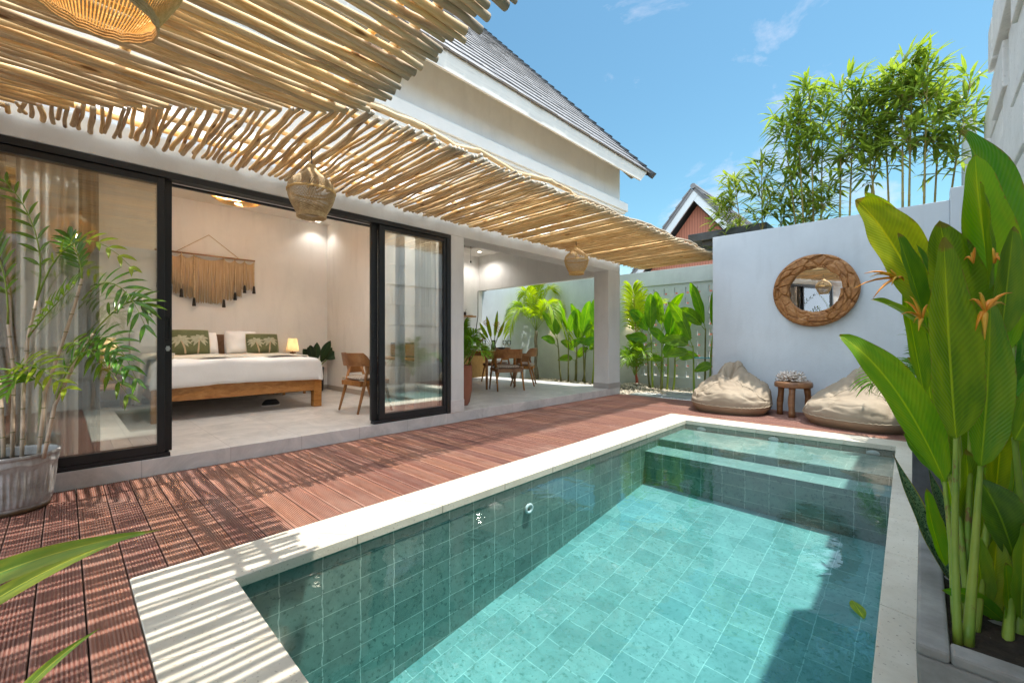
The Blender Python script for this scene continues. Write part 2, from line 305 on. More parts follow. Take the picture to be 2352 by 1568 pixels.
while i*PW+.0615<7.6:
    y=i*PW+.0615; i+=1; t=(y-.2)/5.93
    if .1<y<6.1:
        xe=-2.572-.094*t-.006; cut=U(-4.0,-3.0) if rnd.random()<.18 else None
        if cut: board(-4.415,cut-.002,y); board(cut+.002,xe,y)
        else: board(-4.415,xe,y)
    else:
        cut=U(-3,-1); xs=[-4.415,cut,.545]
        board(xs[0],xs[1]-.002,y); board(xs[1]+.002,xs[2],y)
struct(m.build('deck',DECK))
m=MB(); m.add([(-4.41,-3.5,-.034),(.54,-3.5,-.034),(.54,.1,-.034),(-4.41,.1,-.034)],[(0,1,2,3)]); m.add([(-4.41,.1,-.034),(-2.6,.1,-.034),(-2.68,6.1,-.034),(-4.41,6.1,-.034)],[(0,1,2,3)]); m.add([(-4.41,6.2,-.034),(.5,6.2,-.034),(.5,7.6,-.034),(-4.41,7.6,-.034)],[(0,1,2,3)])
struct(m.build('deck_underlay',DARKW))
IN=[(-2.235,.533),(-2.297,5.778),(-.194,5.82),(-.092,.527)]; OUT=[(-2.572,.203),(-2.666,6.16),(.30,6.16),(.30,.203)]
m=MB()
def slabs(a,b,c2,d,n):
    for k in range(n):
        t0=(k+.003)/n; t1=(k+1-.003)/n
        q=lambda p,r,t:(p[0]+(r[0]-p[0])*t,p[1]+(r[1]-p[1])*t)
        A,B,Cc,D=q(a,b,t0),q(a,b,t1),q(d,c2,t1),q(d,c2,t0); dz=U(-.0006,.0006)
        m.hexa([(p[0],p[1],-.05) for p in(A,B,Cc,D)],[(p[0],p[1],.003+dz) for p in(A,B,Cc,D)])
slabs(OUT[0],OUT[1],IN[1],IN[0],9); slabs(OUT[1],OUT[2],IN[2],IN[1],5); slabs(OUT[2],OUT[3],IN[3],IN[2],9); slabs(OUT[3],OUT[0],IN[0],IN[3],4)
struct(m.build('pool_coping',COPE,bevel=.004))
# basin: walls stand 2 cm back under the coping
m=MB(); g2=.02
B=[(IN[0][0]-g2,IN[0][1]-g2),(IN[1][0]-g2,IN[1][1]+g2),(IN[2][0]+g2,IN[2][1]+g2),(IN[3][0]+g2,IN[3][1]-g2)]
def zf(x,y): return -.555-.1155*(4.62-y)-.045*(x+2.3)/2
def wallq(a,b,z1):
    l=math.hypot(b[0]-a[0],b[1]-a[1]); m.add([(a[0],a[1],-1.2),(b[0],b[1],-1.2),(b[0],b[1],z1),(a[0],a[1],z1)],[(0,1,2,3)],[(0,-1.2),(l,-1.2),(l,z1),(0,z1)])
for k in range(4): wallq(B[k],B[(k+1)%4],-.045)
def quad(pts,uv): m.add(pts,[(0,1,2,3)],uv)
m.m=1; ys=4.62
fl=[(B[0][0],B[0][1]),(B[3][0],B[3][1]),(-.17,ys),(B[1][0]+.01,ys)]
quad([(x,y,zf(x,y)) for x,y in fl],[(y+.04,x+.08) for x,y in fl])
def tread(y0,y1,z0,zt,xl,xr):
    m.m=1; quad([(xl,y0,zt),(xr,y0,zt),(xr,y1,zt),(xl,y1,zt)],[(xl,y0),(xr,y0),(xr,y1),(xl,y1)])
    m.m=0; quad([(xl,y0,z0),(xr,y0,z0),(xr,y0,zt),(xl,y0,zt)],[(xl,z0),(xr,z0),(xr,zt),(xl,zt)])
tread(ys,4.972,-.8,-.197,B[1][0],-.15); tread(4.972,5.81,-.25,-.115,B[1][0],-.15)
struct(m.build('pool_basin',[POOLW,POOLF]))
m=MB(); e=.005; WZ=-.052
def wv(u,v):
    a=[B[0],B[3],B[2],B[1]]; x0=a[0][0]+(a[3][0]-a[0][0])*v-e; x1=a[1][0]+(a[2][0]-a[1][0])*v+e; y0=B[0][1]-e; y1=B[2][1]+e
    return Vector((x0+(x1-x0)*u,y0+(y1-y0)*v,WZ))
m.grid(wv,1,1); m.f=[tuple(reversed(f)) for f in m.f]; b=[wv(u,v) for u,v in((0,0),(1,0),(1,1),(0,1))]; bt=[(p.x,p.y,-1.25) for p in b]
m.v=[];m.f=[];m.uv=[];m.mi=[]; m.hexa(bt,b)
g=G('pool_water'); g.t.nodes.remove(g.b); tr=g.n('BsdfTransparent',{'Color':(.93,.985,.975)}); gl=g.n('BsdfGlossy',{'Roughness':.0}); c=g.co(sc=(1,1,1)); nz=g.noise(c,5,3,.5,.6); bp=g.n('Bump',{'Height':nz,'Strength':.055,'Distance':.05}); g.t.links.new(bp.outputs[0],gl.inputs['Normal']); fr=g.n('Fresnel',{'IOR':1.46}); g.t.links.new(bp.outputs[0],fr.inputs['Normal'])
ms=g.n('MixShader',{0:fr}); g.t.links.new(tr.outputs[0],ms.inputs[1]); g.t.links.new(gl.outputs[0],ms.inputs[2]); g.t.links.new(ms.outputs[0],g.o.inputs[0])
va=g.n('VolumeAbsorption',{'Color':(.24,.86,.95),'Density':.5}); g.t.links.new(va.outputs[0],g.o.inputs['Volume'])
struct(m.build('pool_water',g.m))
# ---------------------------------------------------------------- villa
XF=-4.42; XB=-8.38; FL=.13
V=thing('villa',(XF,3,0),'white plastered villa with steep dark tiled roof and open glass sliding doors','house')
m=MB(); m.box(-8.6,XF,-3.6,7.77,-.05,FL); m.build('floor',FLOOR,V,bevel=.004)
T=-4.57
m=MB()
m.box(T,XF,-3.6,-1.3,FL,2.44); m.box(T,XF,3.475,3.69,FL,2.44); m.box(-4.75,XF,7.335,7.77,FL,2.44); m.box(-4.75,XF,-3.6,7.77,2.44,4.75)
m.build('facade_wall',WHITE,V,bevel=.006)
m=MB(); m.box(-4.765,XF+.006,7.328,7.776,FL,.235); m.build('column_base',plain('skirting_stone',(.42,.40,.38),.6,var=.06,scale=6),V,bevel=.003)
m=MB(); m.box(T,XF+.004,3.47,3.694,FL,.29); m.build('pier_base',FLOOR,V,bevel=.003)
m=MB()
for x0,z0,z1 in((.05,3.56,3.625),(.085,3.625,3.67),(.12,3.67,3.83)): m.box(XF,XF+x0,-3.6,7.77+x0,z0,z1); m.box(-4.8,XF,7.77,7.77+x0,z0,z1)
m.build('cornice',TRIM,V,bevel=.008)
m=MB(); m.box(XB-.2,XB,-3.6,7.62,FL,4.0); m.box(XB,T,3.545,3.665,FL,3.36); m.box(XB,T,-3.6,-3.45,FL,3.36); m.box(XB,-4.75,7.5,7.62,2.37,4.0)
m.build('inner_wall',ROOMW,V)
m=MB(); m.box(XB,XB+.014,-3.4,3.53,FL,.215); m.box(XB+.014,T,3.531,3.545,FL,.215); m.build('skirting',plain('skirting_tile',(.40,.36,.32),.5,var=.08,scale=5),V)
m=MB(); m.box(XB,-4.75,-3.5,3.6,3.3,3.36); m.box(-6.2,-5.9,-3.4,3.54,3.22,3.3); 
m.box(XB,-4.75,3.66,4.6,3.25,3.33); m.box(XB,-7.75,4.6,7.5,3.25,3.33); m.box(-5.5,-4.75,4.6,7.5,3.25,3.33); m.box(-7.75,-5.5,6.7,7.5,3.25,3.33)
m.build('ceiling',plain('ceiling_paint',(.78,.74,.68),.9,var=.03,scale=2,bump=.03),V)
m=MB(); m.box(-7.75,-5.5,4.6,6.7,3.42,3.45); m.build('ceiling_panel',TEAK,V)
# roof: eave at x=-4.0, rising away from the pool
ca,sa=math.cos(R(47.2)),math.sin(R(47.2)); EX,EZ=-3.98,4.44
def rp(s,y,h=0): return Vector((EX-s*ca+h*sa,y,EZ+s*sa+h*ca))
m=MB(); m.hexa([rp(-.02,-3.6,-.06),rp(8,-3.6,-.06),rp(8,8.12,-.06),rp(-.02,8.12,-.06)],[rp(-.02,-3.6,0),rp(8,-3.6,0),rp(8,8.12,0),rp(-.02,8.12,0)])
roof=m.build('roof',DARKW,V)
m=MB(); ROWS=24; ex=8/ROWS
for r in range(ROWS):
    y=-3.6-(r%2)*.14
    while y<8.1:
        y2=min(y+.285,8.19); a=U(-.004,.004); s0=r*ex-.045+U(-.006,.006); h=.032+a
        m.hexa([rp(s0,y+.003,.006),rp(s0+ex+.06,y+.003,.004),rp(s0+ex+.06,y2-.003,.004),rp(s0,y2-.003,.006)],[rp(s0,y+.003,h),rp(s0+ex+.06,y+.003,.012),rp(s0+ex+.06,y2-.003,.012),rp(s0,y2-.003,h)]); y+=.29
g=G('roof_tile'); cc=g.co(); a=g.noise(cc,1.2,6,.7); b=g.noise(cc,30,4,.6); x=g.ramp(a,[(.3,(.15,.148,.155)),(.7,(.27,.265,.27))]).outputs[0]; x=g.mix(g.ramp(b,[(.55,(0,0,0)),(.75,(.5,.5,.5))]).outputs[0],x,(.22,.22,.21)); g.p(Base_Color=x,Roughness=.55); g.bump(b,.3,.005); ROOFM=g.m
m.build('roof_tile',ROOFM,roof)
m=MB()
for k in range(28):
    s0=-.1+k*.293; m.hexa([rp(s0,8.12,-.05),rp(s0+.32,8.12,-.05),rp(s0+.32,8.23,-.05),rp(s0,8.23,-.05)],[rp(s0,8.12,.075),rp(s0+.32,8.12,.045),rp(s0+.32,8.23,.045),rp(s0,8.23,.075)])
m.build('verge_tile',plain('verge_tile',(.05,.06,.07),.5,var=.3,scale=4,bump=.2),roof)
m=MB(); b=[(-4.0,-3.6,4.19),(-3.97,-3.6,4.19),(-3.97,7.78,4.19),(-4.0,7.78,4.19)]; t=[(-4.0,-3.6,4.425),(-3.97,-3.6,4.425),(-3.97,8.05,4.425),(-4.0,8.05,4.425)]
m.hexa(b,t); m.build('fascia',FASC,roof)
m=MB(); m.hexa([rp(.02,7.775,-.26),rp(7.9,7.775,-.26),rp(7.9,7.8,-.26),rp(.02,7.8,-.26)],[rp(.02,8.03,-.065),rp(7.9,8.03,-.065),rp(7.9,8.06,-.065),rp(.02,8.06,-.065)]); m.hexa([rp(.05,-3.6,-.1),rp(.6,-3.6,-.1),rp(.6,8.05,-.1),rp(.05,8.05,-.1)],[rp(.05,-3.6,-.062),rp(.6,-3.6,-.062),rp(.6,8.05,-.062),rp(.05,8.05,-.062)]); m.build('bargeboard',FASC,roof)
m=MB(); m.hexa([(-4.75,7.62,4.75),(-8.6,7.62,4.75),(-8.6,7.77,4.75),(-4.75,7.77,4.75)],[(-4.75,7.62,4.95),(-8.6,7.62,9.1),(-8.6,7.77,9.1),(-4.75,7.77,4.95)]); m.box(-8.6,-4.76,7.625,7.765,2.4,4.75); m.build('gable_wall',WHITE,V)
# sliding doors
m=MB(); x0,x1=-4.52,-4.425
m.box(x0,x1+.012,-1.3,3.47,2.385,2.437); m.box(x0,x1+.008,-1.3,-1.22,FL,2.385); m.box(x0,x1+.008,3.41,3.47,FL,2.385); m.box(x0,x1-.005,-1.22,.60,FL,.165); m.box(x0,x1-.005,2.40,3.41,FL,.165); m.box(-4.56,-4.525,-1.3,3.47,2.36,2.38)
m.build('door_frame',BLACK,V,bevel=.003)
def panel(y0,y1,x,stl,str_,hy,lock):
    m=MB(); t=.02
    m.box(x-t,x+t,y0,y0+stl,.168,2.382); m.box(x-t,x+t,y1-str_,y1,.168,2.382); m.box(x-t,x+t,y0+stl,y1-str_,.168,.232); m.box(x-t,x+t,y0+stl,y1-str_,2.335,2.382)
    p=m.build('sliding_door',BLACK,V,bevel=.003)
    m=MB(); m.box(x-.004,x+.004,y0+stl-.01,y1-str_+.01,.225,2.34); m.build('glass_pane',GLASS,p)
    m=MB()
    for s in(1,): 
        pts=[Vector((x+.0225,hy+.017*math.cos(a),1.17+.075*(1 if math.sin(a)>0 else -1)+.017*math.sin(a))) for a in [k*PI/6+.001 for k in range(12)]]; m.tube(pts,.005,6,closed=True); m.box(x+.0205,x+.0215,hy-.012,hy+.012,1.1,1.24)
    m.build('handle',BLACK,p)
    if lock:
        m=MB(); m.tube([(x+.02,hy+.004,1.005),(x+.026,hy+.004,1.005)],.016,14); m.bar((x+.026,hy+.004,.985),(x+.026,hy+.004,1.025),.022,.01); m.box(x+.026,x+.034,hy,hy+.02,1.0,1.008); m.build('lock',STEEL,p)
panel(-1.22,.565,-4.452,.07,.048,-5,False); panel(-1.1,.617,-4.50,.07,.09,.585,True); panel(2.39,3.40,-4.50,.08,.05,2.43,False); panel(2.465,3.415,-4.452,.07,.05,-5,False)
# ---------------------------------------------------------------- garden walls
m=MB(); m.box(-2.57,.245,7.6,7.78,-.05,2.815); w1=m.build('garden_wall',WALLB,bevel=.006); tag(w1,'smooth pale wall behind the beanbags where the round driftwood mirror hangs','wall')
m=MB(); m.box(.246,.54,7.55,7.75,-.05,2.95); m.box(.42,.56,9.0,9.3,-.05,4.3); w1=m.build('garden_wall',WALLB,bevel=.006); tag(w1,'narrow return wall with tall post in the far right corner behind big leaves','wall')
m=MB(); 
SX0,SX1,SZ0,SZ1=-5.07,-2.75,.22,2.40; XL,XR=-8.62,-1.5
m.box(XL,SX0,9.9,10.06,-.05,2.76); m.box(SX1,XR,9.9,10.06,-.05,2.76); m.box(SX0,SX1,9.9,10.06,SZ1,2.76); m.box(SX0,SX1,9.9,10.06,-.05,SZ0)
gw=m.build('garden_wall',GARW,bevel=.004); tag(gw,'weathered garden wall with pierced screen panel behind the tropical plants','wall')
m=MB(); nx,nz=9,9; dx=(SX1-SX0)/nx; dz=(SZ1-SZ0)/nz
# each block leaves an L-shaped slot
for i in range(nx):
    for j in range(nz):
        x=SX0+i*dx; z=SZ0+j*dz; a,b=.045,.02; Ly=(9.93,10.0)
        m.box(x,x+dx*.30,*Ly,z,z+dz); m.box(x+dx*.30+b*1.4,x+dx,*Ly,z+a,z+dz); m.box(x+dx*.30,x+dx*.30+b*1.4,*Ly,z+dz*.62,z+dz); m.box(x+dx*.62,x+dx,*Ly,z,z+a); 
m.build('screen_block',GARW,gw)
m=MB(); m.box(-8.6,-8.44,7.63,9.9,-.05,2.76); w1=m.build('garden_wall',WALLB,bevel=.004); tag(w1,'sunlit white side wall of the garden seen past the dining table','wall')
# right: tall wall of rough limestone blocks standing proud by different amounts
g=G('limestone_block'); cc=g.co(); a=g.noise(cc,2,7,.7); b=g.noise(cc,26,5,.65); x=g.ramp(a,[(.3,(.64,.635,.62)),(.7,(.80,.795,.78))]).outputs[0]; x=g.mix(g.ramp(b,[(.58,(0,0,0)),(.8,(.6,.6,.6))]).outputs[0],x,(.2,.19,.17)); g.p(Base_Color=x,Roughness=.9); g.bump(b,.6,.012); LIME=g.m
m=MB(); r2=random.Random(3); hh=.33; 
m.box(.62,.9,-3.6,6.9,-.05,4.4); m.box(.62,.9,6.9,8.4,-.05,3.9)
z=-.03; row=0; hh=.5
while z<4.4:
    y=-3.6-r2.uniform(0,.9); top=7.0 if z>3.9 else 8.35
    while y<top:
        L2=r2.choice((.9,1.1,1.3)); o=r2.choice((0,0,.03,.06,.09)); x0=.575-o; gp=r2.choice((.006,.006,.05,.09))
        y2=min(y+L2,top)-gp; z1=min(z+hh-r2.choice((.006,.006,.06)),4.5)
        if y2>y+.1: m.box(x0,.64,y+.004,y2,z,z1)
        y+=L2
    z+=hh; row+=1
w1=m.build('block_wall',LIME,bevel=.01); tag(w1,'tall wall of rough white stone blocks at the right edge of the pool','wall')
# ---------------------------------------------------------------- neighbours
NB=thing('neighbour_house',(-6.05,16,0),'rust red gabled house with white bargeboards and dark roof beyond the wall','house')
g=G('red_boards'); cc=g.co(); wv2=g.n('TexWave',{'Vector':cc,'Scale':3.2,'Distortion':0},bands_direction='X'); x=g.mix(g.ramp(wv2.outputs[0],[(.0,(1,1,1)),(.16,(0,0,0))]).outputs[0],(.46,.17,.105),(.24,.08,.05)); g.p(Base_Color=x,Roughness=.7); REDB=g.m
hw=3.5; pk=6.45; sl2=1.2
m=MB(); m.hexa([(-6.05-hw,16.3,-.05),(-6.05+hw,16.3,-.05),(-6.05+hw,16.3,pk-.4-hw*sl2),(-6.05,16.3,pk-.35),(-6.05-hw,16.3,pk-.4-hw*sl2)],[(-6.05-hw,23,-.05),(-6.05+hw,23,-.05),(-6.05+hw,23,pk-.4-hw*sl2),(-6.05,23,pk-.35),(-6.05-hw,23,pk-.4-hw*sl2)]); m.build('wall',REDB,NB)
for s in(-1,1):
    n=Vector((s*sl2,0,1)).normalized()
    def q(t,y,h): return Vector((-6.05+s*t,y+s*.006,pk+.12-sl2*t))+n*h
    m=MB(); m.hexa([q(0,15.9,.0),q(hw+.3,15.9,.0),q(hw+.3,23.2,.0),q(0,23.2,.0)],[q(0,15.9,.1),q(hw+.3,15.9,.1),q(hw+.3,23.2,.1),q(0,23.2,.1)])
    for k in range(15):
        t0=(hw+.3)*k/15; t1=(hw+.3)*(k+1)/15; m.hexa([q(t0,15.86,.1),q(t1,15.86,.1),q(t1,23.2,.1),q(t0,23.2,.1)],[q(t0,15.86,.12),q(t1+.03,15.86,.165),q(t1+.03,23.2,.165),q(t0,23.2,.12)])
    m.build('roof',ROOFM,NB)
    m=MB(); m.hexa([q(0,15.93,-.24),q(hw+.2,15.93,-.24),q(hw+.2,15.99,-.24),q(0,15.99,-.24)],[q(0,15.93,-.003),q(hw+.2,15.93,-.003),q(hw+.2,15.99,-.003),q(0,15.99,-.003)]); m.build('bargeboard',TRIM,NB)
m=MB(); m.tube([(-6.05,15.85,pk+.26),(-6.05,23.2,pk+.26)],.1,8); m.build('ridge_cap',ROOFM,NB)
m=MB(); CAN=plain('painted_canopy',(.035,.045,.05),.55,var=.4,scale=6,bump=.2); m.box(-3.22,-1.9,8.2,9.4,2.93,3.075); m.box(-3.0,-1.9,8.3,9.4,2.83,2.93); m.box(-2.85,-1.9,8.4,9.4,2.74,2.83); m.box(-2.72,-1.9,8.5,9.4,-.05,2.74)
o=m.build('flat_roof_canopy',CAN,bevel=.008); tag(o,'dark stepped flat roof edge sticking out behind the left end of the mirror wall','roof')
# ---------------------------------------------------------------- pergola of crooked poles
PZ=2.615; rp_=random.Random(11)
def wig(p,q,amp,r0,n,seed,lump=.12):
    p=Vector(p);q=Vector(q);pts=[];rr=[];t=(q-p).normalized();a=t.cross(Vector((0,0,1))).normalized()
    L=(q-p).length
    for i in range(n+1):
        u=i/n; s=u*L
        w1=noise.noise(Vector((s*1.5,seed*7.3,0)))*amp*1.7+noise.noise(Vector((s*4.6,seed*3.1,5)))*amp*.7; w2=noise.noise(Vector((s*2,seed*5.7,9)))*amp*.7
        pts.append(p+(q-p)*u+a*w1+Vector((0,0,w2))); rr.append(r0*(1+lump*2*noise.noise(Vector((s*6,seed*2.2,3)))-.12*u))
    return pts,rr
PA=thing('pergola',(-3.5,3,PZ),'long pergola of short crooked bleached sticks running along the house front','pergola')
OX=-2.71; MY=1.40
def mitre_x(y): return OX+(y-MY)*.965 if y<MY else OX
rest=MB(); cnt=0; y=-1.2; PEND=8.55
while y<PEND:
    xo=mitre_x(y)+rp_.uniform(-.03,.035); xi=-4.405+rp_.uniform(0,.10)
    if xo-xi>.1:
        dy=rp_.uniform(-.022,.022); r=rp_.choice((.012,.0135,.0155,.018)); zz=PZ+rp_.uniform(-.012,.012)
        pts,rr=wig((xi,y+dy,zz-.015),(xo,y-dy*.3,zz),.019,r,16,cnt+.37)
        if y>-.75 and cnt<100 and y<3.6:
            m=MB(); m.tube(pts,rr,8); m.mi[-1]=m.mi[-2]=1
            m.build('pole',[POLEX,POLE_END],PA,True); cnt+=1
        else:
            rest.tube(pts,rr,6); cnt+=1 if y<-.75 else 0
    y+=rp_.uniform(.033,.044)
m=MB(); m.add([(-4.41,-1.2,PZ+.09),(-3.79,-1.2,PZ+.086),(-3.79,8.4,PZ+.086),(-4.41,8.4,PZ+.09)],[(0,1,2,3)]); g=G('frosted_sheet'); g.p(Base_Color=(.85,.86,.86),Roughness=.4); tr=g.n('BsdfTranslucent',{'Color':(.92,.93,.93)}); ms=g.n('MixShader',{0:.75}); g.t.links.new(g.b.outputs[0],ms.inputs[1]); g.t.links.new(tr.outputs[0],ms.inputs[2]); g.t.links.new(ms.outputs[0],g.o.inputs[0]); m.build('canopy_sheet',g.m,PA,True)
rest.build('pole_row',POLEX,PA,True,kind='stuff')
for x,r in((-2.80,.024),(-2.90,.020),(-3.52,.022),(-3.89,.022),(-4.15,.022)):
    pts,rr=wig((x,max(-.9,MY+(x-OX)/.965),PZ+(.085 if x>-2.85 else .046)),(x-.03,8.5,PZ+(.085 if x>-2.85 else .046)),.05 if x>-2.85 else .03,r,60,x*3); m=MB(); m.tube(pts,rr,8); m.build('rail',POLEY,PA,True)
PB=thing('pergola',(-1.9,.2,PZ),'overhead pergola of thick close set poles crossing above the near deck','pergola')
x=-4.36; k=0
def mitre_y(x): return MY if x>OX else MY+(x-OX)/.965
while x<.52 and k<100:
    y1=mitre_y(x)+(rp_.uniform(-.05,.04) if x>OX else rp_.uniform(-.02,.02)); r=rp_.choice((.0165,.019,.021,.024)); dx=rp_.uniform(-.018,.018)
    pts,rr=wig((x+dx,-2.1,PZ+rp_.uniform(-.012,.012)),(x,y1,PZ+rp_.uniform(-.012,.012)),.017,r,26,k+.71,.16)
    m=MB(); m.tube(pts,rr,10); m.build('pole',POLEY,PB,True); x+=rp_.uniform(.044,.056); k+=1
for yy,r in((1.22,.026),(1.08,.022),(.25,.024),(-.9,.024)):
    pts,rr=wig((max(-4.3,OX+(yy-MY)*.965 if yy<MY else OX),yy,PZ+.052),(.5,yy+.02,PZ+.052),.03,r,50,yy*9); m=MB(); m.tube(pts,rr,8); m.build('rail',POLEX,PB,True)
# ---------------------------------------------------------------- rattan lamps
BULBOFF=plain('frosted_bulb',(.8,.75,.65),.3,bump=0)
BULB=emit('warm_bulb',(1,.75,.42),2.5)
def plight(name,loc,pw,col=(1,.72,.42),size=.04,spot=None):
    l=bpy.data.lights.new(name,'SPOT' if spot else 'POINT'); l.energy=pw; l.color=col; l.specular_factor=0; l.shadow_soft_size=size
    if spot: l.spot_size=R(spot); l.spot_blend=.6
    o=bpy.data.objects.new(name,l); COL.objects.link(o); o.location=loc; return o
ONION=[(.018,.31),(.035,.285),(.045,.27),(.07,.24),(.115,.205),(.165,.165),(.196,.115),(.204,.07),(.198,.02),(.178,-.04),(.15,-.095),(.128,-.135),(.122,-.15)]
def wicker(t,c,prof,ribs,tw,sc=1.0,r=.0026):
    c=Vector(c)
    m=MB()
    for k in range(ribs):
        for sgn in (1,):
            pts=[c+Vector((math.cos(2*PI*k/ribs+tw*i/len(prof)*sgn)*p[0]*sc,math.sin(2*PI*k/ribs+tw*i/len(prof)*sgn)*p[0]*sc,p[1]*sc)) for i,p in enumerate(prof)]; m.tube(pts,r,4,cap=False)
    m.build('woven_shade',RATTAN,t,True)
    for i,n in ((3,1),(7,2),(len(prof)-1,4)):
        m=MB(); p=prof[i]
        for q in range(n):
            m.tube([c+Vector((math.cos(2*PI*k/40)*(p[0]*sc+.003),math.sin(2*PI*k/40)*(p[0]*sc+.003),p[1]*sc+(q-n/2)*.009+.003*math.sin(k*2.5))) for k in range(40)],.0045,5,closed=True)
        m.build('hoop',RATTAN,t,True)
    m=MB()
    for q in range(5): m.tube([c+Vector((math.cos(2*PI*k/16)*.04*sc,math.sin(2*PI*k/16)*.04*sc,(.262+q*.01)*sc)) for k in range(16)],.005,5,closed=True)
    m.build('neck',RATTAN,t,True)
def pendant(x,y,z,lab,ribs=92,tw=1.1,top=PZ,sc=.87,bulb=True):
    t=thing('pendant_lamp',(x,y,z),lab,'lamp','rattan lamps hanging from the pergolas'); wicker(t,(x,y,z),ONION,ribs,tw,sc,.0029)
    m=MB(); pts=[(x,y,z+.27*sc),(x+.006,y,z+.31*sc),(x-.01,y+.005,min(top,z+.36*sc)),(x,y,top)]; m.tube(pts,.005,6); m.build('cord',BLACK,t,True)
    m=MB(); m.lathe((x,y,z),[(.0,.19*sc),(.02,.19*sc),(.02,.12*sc),(0,.12*sc)],12); m.build('bulb_holder',BLACK,t)
    m=MB(); m.lathe((x,y,z),[(0,.12*sc),(.016,.11*sc),(.03,.07*sc),(.026,.045*sc),(0,.03*sc)],14); m.build('bulb',BULBOFF,t,True)
pendant(-3.57,1.385,2.215,'round rattan pendant lamp hanging in front of the open bedroom door')
pendant(-3.86,5.47,2.245,'small looking rattan pendant lamp hanging in front of the dining opening, farthest away',84,sc=.9)
pendant(-1.79,.07,2.245,'big rattan pendant lamp overhead at the top edge, nearest of the lamps',120,.35,sc=1.12)
plight('lamp_light',(-1.79,.07,2.29),2)
# ---------------------------------------------------------------- bedroom
BC=1.62; BW=.94; bx0,bx1=-8.33,-6.25
bed=thing('bed',((bx0+bx1)/2,BC,FL),'wide wooden bed with plain honey coloured footboard','bed')
m=MB(); m.box(bx1-.05,bx1,BC-BW+.1,BC+BW-.10,.365,.555); m.build('footboard',OAK,bed,bevel=.006)
for s in(-1,1):
    y=BC+s*(BW-.05); m=MB(); m.box(bx1-.11,bx1+.004,y-.055,y+.055,FL,.557); m.build('leg',OAK,bed,bevel=.005)
    m=MB(); m.box(bx0,bx1-.11,y-.03,y+.03,.365,.55); m.build('side_rail',OAK,bed,bevel=.005)
    m=MB(); m.box(bx0+.02,bx0+.1,y-.05,y+.05,FL,.40); m.build('leg',OAK,bed,bevel=.004)
m=MB(); 
for s in(-1,1):
    y=BC+s*.5; m.box(bx0-.03,bx0+.03,y-.43,y+.43,.45,1.13)
    for yy in (y-.44,y+.44): m.box(bx0-.035,bx0+.04,yy-.03,yy+.03,.40,1.17)
    m.box(bx0-.04,bx0+.045,y-.46,y+.46,1.13,1.17)
m.build('headboard',TEAK,bed,bevel=.005)
m=MB(); m.box(bx0+.05,bx1-.06,BC-BW+.04,BC+BW-.04,.40,.74); o=m.build('mattress',FABW,bevel=.04); tag(o,'thick white mattress lying on the wooden bed under the duvet','mattress')
def sheet(x0,x1,zt,y0,y1,zd,sd,amp):
    def fn(u,v):
        x=x0+(x1-x0)*u; # across y with drops
        s=(v-.5)*2; hw=(y1-y0)/2; full=hw+zd; d=abs(s)*full; sg=1 if s>0 else -1
        if d<hw-.06: y=d; z=zt
        elif d<hw+.04:
            a=(d-hw+.06)/.10*PI/2; y=hw-.06+.075*math.sin(a); z=zt-.075*(1-math.cos(a))
        else: y=hw+.015+.10*(d-hw)*(1+.6*math.sin(x*9+sd)); z=zt-.075-(d-hw-.04)
        nz=noise.noise(Vector((x*3.1,sg*y*2.6,sd)))*amp+noise.noise(Vector((x*9,sg*y*8,sd+4)))*amp*.35
        return Vector((x,BC+sg*y+(nz*.5 if d>hw else 0),z+nz))
    return fn
m=MB()
base=sheet(-8.0,bx1+.0,.825,BC-BW+.02,BC+BW-.02,.22,3,.026)
def duv(u,v):
    # foot end folds down over the mattress
    if u<.8: return base(u/.8*.985,v)
    p=base(.985,v); q=(u-.8)/.2; a=min(1,q*3)*PI/2; 
    hang=.255*max(0,q*3-1)/2; p.x+=.045*math.sin(a)+.02*noise.noise(Vector((p.y*3,q*2,8))); dz=.045*(1-math.cos(a))+hang
    s=abs(v-.5)*2
    p.z=max(p.z-dz,.54-.03*s) if p.z>.6 else p.z-.02*q
    return p
m.grid(duv,46,44); o=m.build('duvet',FABW,None,True,solid=.012); tag(o,'smooth white duvet tucked over the foot of the wooden bed','duvet')
m=MB(); m.grid(sheet(-7.95,-6.75,.852,BC-BW-.02,BC+BW+.02,.20,11,.022),26,40); o=m.build('folded_blanket',CREAM,None,True,solid=.022); tag(o,'cream blanket spread across the upper half of the bed below the pillows','blanket')
